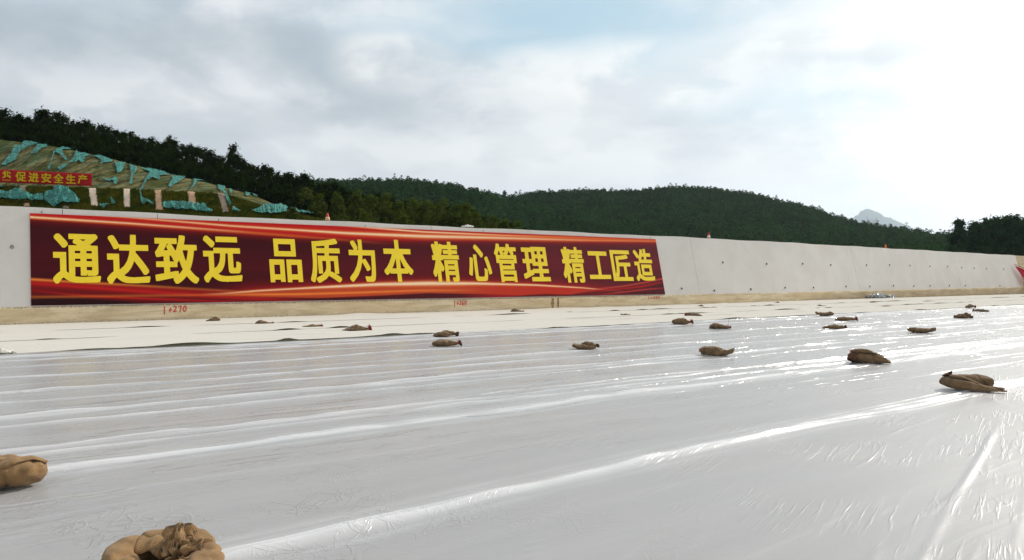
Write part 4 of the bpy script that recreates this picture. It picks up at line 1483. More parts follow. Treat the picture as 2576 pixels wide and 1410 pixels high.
def build_left_bag():
    """near sack cut by the left edge of the frame"""
    p = ground_at(20, 1238)
    o = empty("sandbag", (p.x - .02, p.y + .10, .006), 0)
    tag(o, "plump near burlap sandbag lying at the left edge of the plastic sheet", "sandbag", "burlap sandbags weighing down the sheets")
    o.rotation_euler = (0, 0, R(20))
    a = sweep([(-.36, .0, .06), (-.2, 0, .085), (0, -.0, .088), (.11, -.02, .085), (.17, -.02, .075)],
              [(0, .08), (.1, .13), (.5, .15), (.85, .125), (.97, .07), (1, .03)], [(0, .05), (.1, .08), (.5, .09), (.85, .085), (.97, .055), (1, .02)], n=44, m=80, seed=1.7, wr=.012, fold=.3)
    # folds lying over the body
    b = sweep([(.165, .005, .135), (.10, -.02, .172), (.0, -.055, .168), (-.10, -.10, .125), (-.17, -.14, .07)],
              [(0, .02), (.15, .045), (.5, .06), (.8, .05), (1, .03)], [(0, .012), (.3, .016), (.7, .02), (1, .014)], n=36, m=70, seed=6.2, wr=.007, fold=.3, ground=False)
    d = sweep([(-.38, .0, .13), (-.2, .02, .17), (-.04, .03, .165), (.06, .04, .15)],
              [(0, .09), (.4, .10), (.8, .07), (1, .03)], [(0, .03), (.5, .03), (1, .012)], n=36, m=70, seed=2.9, wr=.012, fold=.5, ground=False)
    v, f, uv = clump([a, b, d])
    obj("sack", v, f, M_BURLAP_NEAR, o, smooth=True, uv=uv)
    t1 = tuft((-.10, -.13, .06), (-.25, -.9, -.25), .12, .045, .055, 3.3, 56, 18, .03)
    obj("tied_neck", t1[0], t1[1], M_BURLAP_NEAR, o, smooth=True, uv=t1[2])
    u, vv = to_uv(p)
    BAGS_UV.append((u, vv, .30))


def build_strip_bag():
    """third large sack: doubled over, with a knob and an empty tail pointing right"""
    p = ground_at(2457, 985)
    o = empty("sandbag", (p.x, p.y + .07, .006), -math.atan2(p.x, p.y))
    tag(o, "dark folded sandbag with a knob on top and an empty tail pointing right", "sandbag", "burlap sandbags weighing down the sheets")
    k = (2530 - 2385) / FPX * p.y / .60
    o.scale = (k, k, k * .80)
    a = sweep([(-.24, .05, .08), (-.10, .07, .10), (.06, .08, .10), (.15, .08, .10), (.19, .08, .095)],
              [(0, .06), (.25, .09), (.6, .11), (.85, .10), (.97, .06), (1, .03)], [(0, .05), (.25, .08), (.6, .085), (.85, .085), (.97, .06), (1, .03)], n=36, m=60, seed=2.2, wr=.012, fold=.3)
    b = sweep([(-.25, .02, .10), (-.20, -.04, .085), (-.10, -.09, .075), (.02, -.10, .05), (.15, -.09, .028), (.30, -.08, .022)],
              [(0, .08), (.25, .09), (.5, .075), (.7, .06), (.9, .05), (1, .03)], [(0, .06), (.25, .075), (.5, .07), (.7, .042), (.9, .022), (1, .014)], n=36, m=70, seed=4.4, wr=.010, fold=.3)
    c = sweep([(-.20, -.04, .17), (-.10, -.06, .165), (.0, -.07, .125), (.09, -.075, .07), (.28, -.075, .052)],
              [(0, .05), (.3, .045), (.6, .03), (1, .03)], [(0, .02), (.3, .018), (.6, .012), (1, .008)], n=24, m=50, seed=7.4, wr=.006, ground=False)
    v, f, uv = clump([a, b, c])
    obj("sack", v, f, M_BURLAP, o, smooth=True, uv=uv)
    t1 = tuft((-.205, .0, .165), (-.5, .1, .6), .065, .034, .038, 4.0, 48, 16, .005)
    obj("tied_neck", t1[0], t1[1], M_BURLAP_DARK, o, smooth=True, uv=t1[2])
    u, vv = to_uv(p)
    BAGS_UV.append((u, vv, .33))


def build_bags():
    build_ring_bag()
    build_left_bag()
    build_strip_bag()
    B = place_bag
    B(2142, 2246, 917, 'fold', 1.3, "dark doubled-over sandbag with a rolled mouth, second largest on the right", hs=1.15)
    B(1762, 1848, 896, 'wing', 2.1, "brown sandbag with one corner sweeping up to the right, amid the sun glitter")
    B(1441, 1510, 881, 'knot', 3.4, "twisted sandbag with a hollow in its top, alone right of the banner's middle")
    B(1084, 1160, 873, 'plump', 4.2, "plump sandbag with a red tied neck, just in front of a two-lobed sandbag")
    B(1086, 1153, 849, 'twolobe', 5.5, "two-lobed sandbag on the felt edge just behind a plump red tied one")
    B(860, 931, 835, 'flat', 6.1, "long flat sandbag with a reddish neck on the felt, below the fifth yellow character")
    B(760, 809, 825, 'flat', 7.7, "thin flat sandbag on the felt between two others, pale with a reddish end", hs=.8)
    B(639, 684, 817, 'hump', 8.8, "sandbag lying left of the thin flat one, brown with a lower right end", tie_on=False, hs=.8)
    B(518, 552, 811, 'crumple', 9.1, "small brown sandbag heaped in front of the sprayed number 1+270", tie_on=False, rz=.5)
    B(438, 477, 805, 'flat', 1.9, "faded flat sandbag against the felt right below the sprayed number 1+270", hs=.7, tie_on=False)
    B(1147, 1178, 785, 'flat', 2.7, "small flat sandbag below the sprayed number 1+260", hs=.8, tie_on=False)
    B(1283, 1318, 787, 'hump', 3.9, "small dark sandbag a little right of the number 1+260", tie_on=False)
    B(1394, 1417, 791, 'flat', 4.4, "very flat scrap of sandbag between the numbers 1+260 and 1+250", hs=.35, tie_on=False)
    B(1562, 1588, 795, 'flat', 5.2, "dark sandbag on the felt below the number 1+250, beside a pale bulge", flip=True, tie_on=False)
    B(1640, 1661, 769, 'crumple', 6.6, "tiny dark sandbag close to the footing under the number 1+250", tie_on=False, hs=.7)
    B(1692, 1746, 818, 'plump', 7.1, "plump sandbag with an upright red tied neck at the edge of the felt", hs=.95)
    B(1725, 1768, 797, 'flat', 8.3, "pale tan sandbag with a dark left end on the felt right of the banner", flip=True)
    B(1787, 1841, 829, 'hump', 9.6, "humped sandbag with a thin red string standing up on the plastic")
    B(1754, 1774, 773, 'crumple', 1.1, "small dark sandbag on the felt beneath the first wall joint right of the banner", hs=.8, tie_on=False)
    B(1886, 1912, 773, 'flat', 2.4, "small dark flat sandbag on the felt, first right of the wall joint", hs=.7, tie_on=False)
    B(1949, 1964, 764, 'crumple', 3.3, "tiny sandbag by the cracked part of the footing", hs=.8, tie_on=False)
    B(2055, 2099, 796, 'boat', 4.9, "dark sandbag with its left end raised at the felt edge", flip=True, hs=.8)
    B(2055, 2079, 772, 'hump', 5.8, "small pale brown sandbag far back on the felt, left of the grey heap", hs=.7, tie_on=False)
    B(2109, 2160, 808, 'flat', 6.4, "flat sandbag with a bright red end lying on the plastic")
    B(2078, 2133, 829, 'flat', 7.5, "flat sandbag with a dark raised right end, nearer than the red one", tie_on=False)
    B(2190, 2208, 763, 'hump', 8.1, "tiny sandbag on the felt in front of the grey crumpled heap", hs=.7, tie_on=False)
    B(2219, 2241, 773, 'flat', 9.9, "very flat tan sandbag far back on the felt", hs=.5, tie_on=False)
    B(2296, 2360, 839, 'boat', 1.6, "boat shaped sandbag with both ends turned up")
    B(2326, 2353, 760, 'flat', 2.9, "low dark sandbag farthest back on the felt, near the wall foot", hs=.5, tie_on=False)
    B(2410, 2456, 802, 'crumple', 3.7, "crumpled dark sandbag, nearest of a cluster of three at the right", tie_on=False)
    B(2454, 2489, 785, 'flat', 4.6, "rounded dark sandbag, rightmost of a cluster of three at the right", tie_on=False, flip=True)
    B(2431, 2457, 776, 'twolobe', 5.9, "brown sandbag farthest back of a cluster of three at the right", rz=.4)
    B(2444, 2457, 741, 'crumple', 6.8, "tiny dark sandbag right at the foot of the far wall", tie_on=False)

    # grey crumpled sheets
    for k, (x0, x1, yb, h, lab) in enumerate(((2184, 2226, 752, .30, "crumpled grey plastic sheet heaped at the foot of the wall"), (2228, 2252, 751, .18, "small dark grey crumpled sheet beside the larger heap"))):
        p = ground_at((x0 + x1) / 2, yb)
        L = (x1 - x0) / FPX * p.y
        s = sweep([(-L / 2, 0, .02), (-L / 5, 0, h * .4), (L / 5, 0, h * .45), (L / 2, 0, .03)], [(0, .05), (.4, L * .28), (.7, L * .25), (1, .05)], [(0, .02), (.4, h * .5), (.7, h * .55), (1, .02)], seed=k * 4 + 2.5, wr=.11, fold=1.0)
        o = obj("crumpled_sheet", s[0], s[1], M_SILVER, smooth=False)
        o.location = p
        o.rotation_euler = (0, 0, -math.atan2(p.x, p.y))
        tag(o, lab, "plastic sheet")
    # white heap at the left edge
    p = ground_at(4, 894)
    s = sweep([(-.6, 0, .03), (-.3, 0, .05), (-.1, 0, .04), (.16, 0, .01)], [(0, .2), (.4, .22), (.7, .16), (1, .03)], [(0, .03), (.4, .05), (.7, .03), (1, .01)], seed=9.3, wr=.03, fold=.6)
    o = obj("felt_bundle", s[0], s[1], M_GEO, smooth=True)
    o.location = p + Vector((0, .15, 0))
    tag(o, "rolled up scrap of cream felt at the left edge of the picture", "felt scrap")


# ------------------------------------------------------------------ hills, slope, woods
TL = [(-400, 455), (0, 470), (230, 474), (420, 482), (560, 489), (640, 512), (740, 540), (830, 556), (900, 580), (1300, 640), (4000, 660)]
TU = [(-400, 290), (-100, 338), (0, 352), (130, 368), (260, 395), (400, 432), (520, 460), (640, 492), (720, 528), (830, 555), (900, 580), (1300, 640), (4000, 660)]
TS = [(-400, 240), (-100, 280), (0, 292), (40, 300), (80, 300), (110, 283), (150, 290), (200, 302), (300, 326), (360, 338), (420, 352), (500, 374), (590, 388), (650, 412), (740, 438), (800, 452), (860, 470), (960, 492), (1060, 508), (1160, 524), (1240, 546), (1300, 566), (1500, 630), (4000, 660)]
TC = [(-400, 400), (800, 462), (880, 461), (930, 456), (1000, 454), (1100, 460), (1200, 479), (1265, 492), (1290, 493), (1350, 484), (1450, 479), (1600, 479), (1650, 473), (1700, 470), (1750, 470), (1800, 474), (1900, 486), (1960, 502), (2040, 520), (2100, 541), (2160, 559), (2230, 568), (2300, 577), (2400, 592), (2576, 604), (3000, 625), (4000, 640)]
TSPUR = [(800, 470), (900, 490), (1000, 508), (1100, 525), (1200, 545), (1300, 566), (1400, 586), (1520, 612), (1700, 630), (4000, 650)]
YCR = [(-400, 560), (1240, 560), (1330, 700), (1800, 700), (2200, 560), (2500, 430), (4000, 420)]
H_LEFT, H_FAR = 8.0, 8.0
LY0, LY1, UY0, UY1 = 106.0, 120.0, 123.5, 145.0


def T_of(y):
    return (HY - y) / FPX


def profile(x):
    zb = 4.0
    TLx = T_of(interp(x, TL))
    TUx = T_of(interp(x, TU))
    zl = max(CAM_Z + TLx * LY1, 3.2)
    zu = max(CAM_Z + TUx * UY1, zl + .2, 3.3)
    zs = max(CAM_Z + T_of(interp(x, TS)) * 168 - H_LEFT, 3.3)
    if x < 830:
        zs = max(zs, zu)
    yc = float(interp(x, YCR))
    zc = CAM_Z + T_of(interp(x, TC)) * yc - H_FAR
    zsp = max(CAM_Z + T_of(interp(x, TSPUR)) * 330 - 7.0, 4.0)
    zsp = min(zsp, zc - 4)
    pr = [(105.0, min(zb, zl)), (LY1, zl), (UY0, zl + .15), (UY1, zu), (168, zs), (190, zs), (225, min(zs - 1, 12) if x < 1400 else 3.5), (330, zsp), (360, zsp - 1)]
    pr += [(yc * .8, zsp + (zc - zsp) * .60), (yc * .93, zsp + (zc - zsp) * .92), (yc, zc), (yc + 40, zc - 3), (yc + 200, zc - 45), (yc + 500, 6), (2400, 4)]
    return pr


_PX = np.arange(-420, 4001, 10)
_YY = np.array([60, 80, 100, 105, 110, 115, 120, 123.5, 128, 134, 140, 145, 150, 158, 168, 180, 190, 205, 225, 250, 275, 300, 330, 345, 360, 390, 420, 450, 480, 510, 540, 560, 590, 620, 650, 680, 700, 740, 800, 900, 1000, 1200, 1500, 2400], float)
_HM = np.zeros((len(_PX), len(_YY)))
for _i, _x in enumerate(_PX):
    _p = profile(float(_x))
    _HM[_i] = np.interp(_YY, [60] + [a for a, _ in _p], [3.1] + [b for _, b in _p])
for _ in range(2):                                   # soften sideways
    _HM[1:-1] = (_HM[:-2] + 2 * _HM[1:-1] + _HM[2:]) / 4


def height(X, Y):
    px = CX + FPX * X / Y
    i = np.clip((px - _PX[0]) / 10, 0, len(_PX) - 1.001)
    j = np.clip(np.interp(Y, _YY, np.arange(len(_YY))), 0, len(_YY) - 1.001)
    i0, j0 = i.astype(int), j.astype(int)
    fi, fj = i - i0, j - j0
    h = _HM
    return (h[i0, j0] * (1 - fi) + h[i0 + 1, j0] * fi) * (1 - fj) + (h[i0, j0 + 1] * (1 - fi) + h[i0 + 1, j0 + 1] * fi) * fj


def build_terrain():
    # flat fill behind the wall
    v, uv = [], []
    xs = np.arange(-34, 70.1, 1.0)
    for x in xs:
        a = wall_pt(x, WALL_TOP)
        n = Vector((-float(slope_at(x)), 1, 0)).normalized()
        for d in (0.40, 6, 20, 60):
            q = a + n * d
            v.append((q.x, q.y, 3.06))
    o = obj("backfill_terrace", v, grid_faces(len(xs), 4)[:, ::-1], M_GROUND)
    tag(o, "level earth fill behind the wall", "ground", kind='structure')
    a = (_PX - CX) / FPX
    X = a[:, None] * _YY[None, :]
    Y = np.broadcast_to(_YY[None, :], X.shape)
    sel = slice(2, None)
    v = np.stack([X, Y, _HM], -1)[:, sel].reshape(-1, 3)
    o = obj("hills", v, grid_faces(len(_PX), len(_YY) - 2)[:, ::-1], M_TERRAIN, smooth=True)
    o.data.materials.append(M_STRAW)
    nj = len(_YY) - 3
    mi = np.zeros(len(o.data.polygons), dtype=np.int32)
    for i in range(len(_PX) - 1):
        if _PX[i] < 812:
            for j in range(nj):
                if _YY[j + 2] < 145:
                    mi[i * nj + j] = 1
    o.data.polygons.foreach_set('material_index', mi)
    tag(o, "wooded hills and a cut slope behind the wall", "hills", kind='structure')


def slope_pt(x, y, off=0.0):
    """point on the cut slope seen at a picture point; off metres out from it"""
    T = T_of(y)
    a = (x - CX) / FPX
    ylow = float(interp(x, TL))
    zl = CAM_Z + T_of(ylow) * LY1
    if y >= ylow - 1:
        Ya, Yb, za, zb = 105.0, LY1, 4.0, zl
    else:
        Ya, Yb, za, zb = UY0, UY1, zl + .15, CAM_Z + T_of(interp(x, TU)) * UY1
    # CAM_Z + T*(Ya+(Yb-Ya) r) = za + (zb-za) r
    den = (zb - za) - T * (Yb - Ya)
    r = (CAM_Z + T * Ya - za) / den if abs(den) > 1e-6 else 1.0
    r = min(max(r, 0.0), 1.02)
    Y = Ya + (Yb - Ya) * r
    z = CAM_Z + T * Y if y >= ylow - 1 else za + (zb - za) * r
    n = Vector((0, -(zb - za), (Yb - Ya))).normalized()
    return Vector((a * Y, Y, z)) + n * off


def in_poly(x, y, P):
    c = False
    j = len(P) - 1
    for i in range(len(P)):
        if (P[i][1] > y) != (P[j][1] > y) and x < (P[j][0] - P[i][0]) * (y - P[i][1]) / (P[j][1] - P[i][1]) + P[i][0]:
            c = not c
        j = i
    return c


def z1p(pts):
    return [((a * .42702) * S, (400 + b * .42702) * S) for a, b in pts]


def z0p(pts):
    return [((a * .15528) * S, (660 + b * .15528) * S) for a, b in pts]


def draped(name, poly, mat, label, cat, off=0.25, step=1.5, rough=0.25, group=None, seed=0.0):
    xs = [q[0] for q in poly]
    ys = [q[1] for q in poly]
    x0, x1, y0, y1 = min(xs), max(xs), min(ys), max(ys)
    nx, ny = int((x1 - x0) / step) + 2, int((y1 - y0) / step) + 2
    idx = {}
    v, f = [], []
    def vid(i, j):
        if (i, j) not in idx:
            x = x0 + i * step
            y = y0 + j * step
            fold = mnoise.fractal(Vector((x * .10 + seed, y * .035, seed)), 1, 2, 3)
            q = slope_pt(x, y, off + rough * fold)
            idx[(i, j)] = len(v)
            v.append(q)
        return idx[(i, j)]
    for i in range(nx):
        for j in range(ny):
            x = x0 + (i + .5) * step
            y = y0 + (j + .5) * step
            wob = 0.8 * mnoise.noise(Vector((x * .25 + seed, y * .25, seed)))
            if in_poly(x + wob, y + wob * .6, poly):
                f.append((vid(i, j), vid(i, j + 1), vid(i + 1, j + 1), vid(i + 1, j)))
    if not f:
        return None
    org = Vector((sum(q.x for q in v) / len(v), sum(q.y for q in v) / len(v), min(q.z for q in v)))
    o = obj(name, [q - org for q in v], f, mat, smooth=True)
    o.location = org
    md = o.modifiers.new("thickness", 'SOLIDIFY')
    md.thickness = 0.04
    tag(o, label, cat, group)
    return o


def build_cut_slope():
    # drainage chutes
    chutes = [(z0p([(505, 555), (690, 560), (690, 800), (640, 790), (500, 700)]), M_GREY_CONC, "short greyish chute at the far left, half hidden by a green net"),
              (z1p([(828, 833), (905, 835), (925, 1003), (855, 1003)]), M_PALE_CONC, "palest bare chute, leftmost of the bright ones"),
              (z1p([(1155, 840), (1225, 842), (1228, 1020), (1163, 1018)]), M_PALE_CONC, "pale bare chute second from the left of the bright ones"),
              (z1p([(1448, 852), (1515, 853), (1532, 1050), (1462, 1048)]), M_SOIL, "orange tinted chute in the middle of the grassed slope"),
              (z1p([(1755, 865), (1830, 868), (1848, 1000), (1770, 995)]), M_SOIL, "orange tinted chute above a flat green net"),
              (z1p([(2035, 875), (2110, 885), (2155, 1068), (2085, 1065)]), M_GREY_CONC, "brownish grey chute, rightmost on the slope"),
              (z0p([(600, 995), (780, 1000), (790, 1125), (630, 1120)]), M_SOIL, "stub of a bare chute low at the far left above the wall"),
              (z0p([(1610, 1055), (1800, 1065), (1800, 1165), (1610, 1165)]), M_GREY_CONC, "stub of a grey chute below the tent shaped green net")]
    for poly, mat, lab in chutes:
        draped("drainage_chute", poly, mat, lab, "drainage chute", .10, 1.2, .05, "chutes down the grassed slope")
    cp = [c[0] for c in chutes]
    # turf between them
    v, f, idx = [], [], {}
    st = 1.5
    x0, x1, y0, y1 = -40, 850, 466, 570
    def vid(i, j):
        if (i, j) not in idx:
            x, y = x0 + i * st, y0 + j * st
            h = .22 * mnoise.fractal(Vector((x * .10, y * .14, 2)), 1, 2, 4) + .08 * mnoise.noise(Vector((x * .9, y * .9, 5)))
            idx[(i, j)] = len(v)
            v.append(slope_pt(x, y, .25 + h))
        return idx[(i, j)]
    for i in range(int((x1 - x0) / st)):
        for j in range(int((y1 - y0) / st)):
            x, y = x0 + (i + .5) * st, y0 + (j + .5) * st
            w = 2.2 * mnoise.noise(Vector((x * .3, y * .3, 1)))
            if y < float(interp(x, TL)) + 2.5 + w:
                continue
            if any(in_poly(x + w * .5, y, P) for P in cp):
                continue
            # eroded benches between the turf blocks
            if x < 560 and abs(y - (512 + 0.012 * x + w)) < 0.9:
                continue
            f.append((vid(i, j), vid(i, j + 1), vid(i + 1, j + 1), vid(i + 1, j)))
    rr = random.Random(4)
    nv = list(v)
    for q in nv:                                  # blades and small tufts
        for _ in range(2):
            b = q + Vector((rr.uniform(-.12, .12), rr.uniform(-.06, .06), -.03))
            h = rr.uniform(.08, .24)
            t = len(v)
            v += [b, b + Vector((.09, 0, 0)), b + Vector((rr.uniform(-.08, .14), -.08, h))]
            f.append((t, t + 1, t + 2))
    o = obj("slope_turf", v, f, M_TURF)
    tag(o, "olive green turf in blocks on the lower cut slope", "grass", kind='stuff')

    # nets
    N = lambda pts, lab, seed, off=.75, rg=.28, fn=z1p: draped("debris_net", fn(pts), M_NET, lab, "net", off, 0.8, rg, "green nets on the cut slope", seed)
    N([(-200, 720), (0, 740), (230, 810), (440, 690), (620, 715), (640, 790), (740, 800), (890, 850), (1160, 825), (1160, 1010), (900, 990), (560, 985), (200, 965), (-200, 950)], "long teal net sagging across the lower slope at the far left", 1.0, fn=z0p)
    N([(1190, 830), (1440, 690), (1460, 640), (1780, 655), (1815, 715), (1960, 830), (2090, 990), (2080, 1080), (1600, 1050), (1480, 1145), (1380, 1150), (1250, 1040), (1180, 1000)], "big tent shaped teal net draped down the lower slope under the small banner", 2.0, fn=z0p)
    N([(-150, 580), (0, 610), (160, 640), (0, 690), (-150, 690)], "small teal net corner high at the left edge of the lower slope", 3.0, fn=z0p)
    N([(1545, 1000), (1560, 990), (1650, 985), (1850, 1000), (1930, 1005), (1950, 1050), (2000, 1065), (2000, 1085), (1740, 1060), (1545, 1050)], "flat rectangular teal net along the wall top below an orange chute", 4.0)
    N([(1045, 935), (1075, 970), (1100, 1005), (1060, 1008)], "small pointed teal net scrap between two pale chutes", 5.0)
    N([(1318, 850), (1332, 890), (1345, 945), (1400, 975), (1450, 990), (1445, 1008), (1380, 995), (1340, 1000), (1330, 960)], "thin hanging teal net strip left of the first orange chute", 6.0)
    N([(2095, 885), (2130, 895), (2140, 930), (2175, 1000), (2160, 1020), (2130, 960)], "narrow teal net strip right of the grey chute", 7.0)
    N([(2370, 1075), (2460, 1040), (2480, 1005), (2540, 1010), (2576, 1020), (2650, 1005), (2700, 1045), (2690, 1085), (2600, 1100), (2450, 1095)], "rounded teal net mound where the slope runs down to the right", 8.0)
    N([(2185, 1078), (2200, 1030), (2240, 1065), (2270, 1085)], "little teal net triangle standing on the wall top", 8.5)
    N([(2720, 1000), (2780, 1015), (2860, 1060), (3000, 1080), (3010, 1105), (2900, 1100), (2730, 1075)], "last teal net at the right foot of the slope", 9.0)
    N([(940, 1012), (1040, 1010), (1010, 1025), (985, 1050)], "tiny teal net scrap just above the wall between the pale chutes", 9.5)
    # tatters on the straw slope
    up = [([(235, 392), (310, 405), (370, 420), (290, 440), (225, 470), (190, 500), (150, 580), (60, 620), (20, 625), (100, 520), (150, 430), (200, 440)], "largest branching teal net tatter at the upper left"),
          ([(360, 430), (440, 425), (450, 450), (390, 460), (350, 510), (290, 515)], "forked teal net tatter right of the largest one"),
          ([(560, 465), (610, 445), (690, 455), (690, 470), (590, 475), (600, 530), (640, 570), (620, 580), (565, 520), (520, 500), (490, 600), (470, 660), (450, 660), (480, 590), (510, 490)], "long legged teal net tatter under the tree line"),
          ([(720, 478), (735, 500), (800, 510), (850, 530), (800, 545), (795, 590), (770, 600), (740, 575), (715, 600), (700, 590), (640, 610), (680, 570)], "broad teal net patch with hanging fringes"),
          ([(540, 650), (590, 620), (640, 605), (620, 640), (570, 670)], "small slanting teal net patch above the small banner's right half"),
          ([(870, 535), (950, 530), (1060, 575), (1050, 590), (980, 600), (945, 610), (950, 570)], "teal net patch along the slope top, left of the V shaped ones"),
          ([(1075, 590), (1180, 600), (1160, 650), (1130, 690), (1100, 695), (1095, 650)], "V shaped teal net patch, left of a pair"),
          ([(1215, 610), (1290, 640), (1280, 680), (1250, 720), (1240, 800), (1215, 800), (1235, 715)], "V shaped teal net patch, right of a pair"),
          ([(930, 735), (1010, 755), (1060, 745), (1090, 730), (1110, 770), (1090, 800), (1070, 800), (1070, 770), (1000, 770)], "low teal net scrap in the middle of the straw slope"),
          ([(1320, 645), (1400, 655), (1510, 665), (1560, 695), (1600, 710), (1500, 720), (1500, 760), (1430, 740), (1380, 760), (1340, 850), (1320, 850), (1370, 740), (1410, 690)], "wide ragged teal net patch on the right half of the straw slope"),
          ([(1620, 715), (1740, 730), (1700, 760), (1660, 790), (1590, 830), (1580, 820), (1610, 760)], "slanting teal net patch right of the wide ragged one"),
          ([(1815, 745), (1860, 750), (1830, 800), (1800, 850), (1785, 850), (1820, 790)], "thin leaning teal net strip near the slope's right end"),
          ([(1860, 745), (1960, 760), (1940, 770), (1850, 765)], "flat sliver of teal net under the trees"),
          ([(2040, 800), (2110, 815), (2110, 850), (2080, 870), (2045, 840)], "rounded teal net patch at the slope's top right corner"),
          ([(2150, 840), (2175, 850), (2170, 890), (2150, 880)], "tiny teal net scrap right of the rounded patch"),
          ([(2300, 850), (2350, 865), (2400, 870), (2415, 910), (2380, 905), (2360, 880), (2320, 915), (2300, 905)], "pair of ragged teal net humps by the dark trees")]
    for k, (pts, lab) in enumerate(up):
        N(pts, lab, 20 + k * 1.7, .30, .12)

    # slogan cloth on the bench
    Yb = 121.6
    def at(x, y, d=0.0):
        return Vector(((x - CX) / FPX * Yb, Yb - d, CAM_Z + T_of(y) * Yb))
    tl, tr, bl, br = at(-30, 425.5), at(231.5, 437.8), at(-30, 458.3), at(231.5, 468.6)
    o = empty("slope_banner", bl.lerp(br, .5))
    tag(o, "small red banner with yellow characters and an emblem standing on the slope bench", "banner")
    org = Vector(o.location)
    nx, nz = 60, 8
    v = []
    for i in range(nx):
        for j in range(nz):
            q = bl.lerp(br, i / (nx - 1)).lerp(tl.lerp(tr, i / (nx - 1)), j / (nz - 1))
            q.y += .05 * math.sin(i * .8) * math.sin(j * .5)
            v.append(q - org)
    c = obj("banner_cloth", v, grid_faces(nx, nz)[:, ::-1], M_RED_CLOTH, o, smooth=True)
    md = c.modifiers.new("thickness", 'SOLIDIFY')
    md.thickness = .03
    md.offset = 1
    z0s = lambda a, b, c_, d: (a * .15528 * S, b * .15528 * S, (660 + c_ * .15528) * S, (660 + d * .15528) * S)
    for ch, bx in (("促", z0s(420, 695, 180, 435)), ("进", z0s(755, 1022, 205, 447)), ("安", z0s(1085, 1340, 220, 467)), ("全", z0s(1400, 1658, 235, 477)), ("生", z0s(1720, 1968, 250, 492)), ("产", z0s(2020, 2272, 262, 495))):
        gv, gf = glyph_mesh(ch, .03, .026, 90)
        vv = [at(bx[0] + (bx[1] - bx[0]) * u, bx[3] + (bx[2] - bx[3]) * w + 1.1 * (u - .5), .14) - org for u, w in gv]
        obj("character", vv, gf, M_YELLOW_DULL, o)
    m = MB()
    def shape(pts):
        q = z0p(pts)
        m.add([at(a, b, .14) - org for a, b in q], [tuple(range(len(q)))[::-1]])
    shape([(130, 172), (178, 162), (180, 322), (85, 350), (82, 318), (122, 300), (126, 240), (85, 240), (82, 215)])
    m2 = [[(198, 162), (245, 180), (245, 205), (232, 205), (232, 310), (198, 320)], [(245, 180), (300, 215), (298, 250), (262, 235), (245, 225)], [(232, 262), (300, 290), (300, 355), (232, 322)], [(245, 225), (258, 232), (258, 268), (245, 264)]]
    for s_ in m2[:1] + m2[1:3]:
        shape(s_)
    for k in range(4):
        a = 92 + k * 53
        for (b0, b1) in ((384, 392), (402, 408), (414, 421)):
            shape([(a, b0), (a + 42, b0), (a + 42, b1), (a, b1)])
    m.obj("emblem", M_YELLOW_DULL, o)
    for x in (-25, 40, 105, 170, 228):
        a = at(x, float(np.interp(x, [-30, 231], [430, 441])), -.15)
        b = Vector((a.x, a.y, CAM_Z + T_of(float(interp(x, TL))) * LY1 - .2))
        mm = MB()
        mm.tube([a - org, b - org], .05, 6)
        mm.obj("post", M_WOOD, o)


def crown_arrays(h, w, clumps, per, leaf, rs, base=.18, top_pow=.7):
    """leaf quads gathered in clumps through the crown's volume"""
    r = np.random.default_rng(rs)
    t = r.uniform(0, 1, clumps)
    t = np.sort(t)
    zc = h * (base + (1 - base) * t * .95)
    rad = w * np.sin(np.pi * np.clip(t * .80 + .20, 0, 1)) ** top_pow * (1 - .35 * t)
    th = r.uniform(0, 2 * np.pi, clumps)
    rr = rad * np.sqrt(r.uniform(.15, 1, clumps))
    C = np.stack([rr * np.cos(th), rr * np.sin(th), zc], -1)
    cr = w * r.uniform(.22, .42, clumps)
    n = clumps * per
    L = np.repeat(C, per, 0) + r.normal(0, 1, (n, 3)) * np.repeat(cr, per)[:, None] * np.array([.6, .6, .5])
    # leaves face outwards from their clump, so the crown is modelled by the light
    N = (L - np.repeat(C, per, 0)) / (np.repeat(cr, per)[:, None] + .01)
    ax = L - np.array([0, 0, h * .5])
    N = N * .8 + ax / (np.linalg.norm(ax, axis=1)[:, None] + .01) * .7 + r.normal(0, .55, (n, 3)) + np.array([0, 0, .25])
    N /= np.linalg.norm(N, axis=1)[:, None] + 1e-9
    a = np.cross(N, r.normal(0, 1, (n, 3)))
    a /= np.linalg.norm(a, axis=1)[:, None] + 1e-9
    b = np.cross(N, a)
    s = leaf * r.uniform(.6, 1.3, n)[:, None]
    V = np.stack([L - a * s, L + b * s * .45, L + a * s, L - b * s * .45], 1).reshape(-1, 3)
    F = np.arange(4 * n).reshape(-1, 4)
    return V, F, C


def tree_mesh(h, w, rs, mat, clumps=26, per=46, leaf=.30, base=.18, top_pow=.7):
    V, F, C = crown_arrays(h, w, clumps, per, leaf, rs, base, top_pow)
    crown = mesh_data("crown", V, F, mat)
    m = MB()
    r = random.Random(rs)
    pts = [(0, 0, -1.2)] + [(r.uniform(-.1, .1), r.uniform(-.1, .1), h * q) for q in (.2, .4, .6, .8, .95)]
    m.tube(pts, [.14, .11, .09, .065, .04, .015], 6)
    for k in range(0, len(C), 3):
        c = C[k]
        z0 = max(.15 * h, c[2] - .12 * h)
        m.tube([(0, 0, z0), (c[0] * .5, c[1] * .5, (z0 + c[2]) / 2 + .1), tuple(c)], [.04, .028, .012], 4)
    trunk = mesh_data("trunk", m.v, m.f, M_BARK, smooth=True)
    return crown, trunk


def put_tree(data, x, y, z, s, label, group, rz):
    o = empty("eucalyptus_tree", (x, y, z), rz)
    o.scale = s
    link(bpy.data.objects.new("crown", data[0]), o)
    link(bpy.data.objects.new("trunk", data[1]), o)
    tag(o, label, "tree", group)
    return o


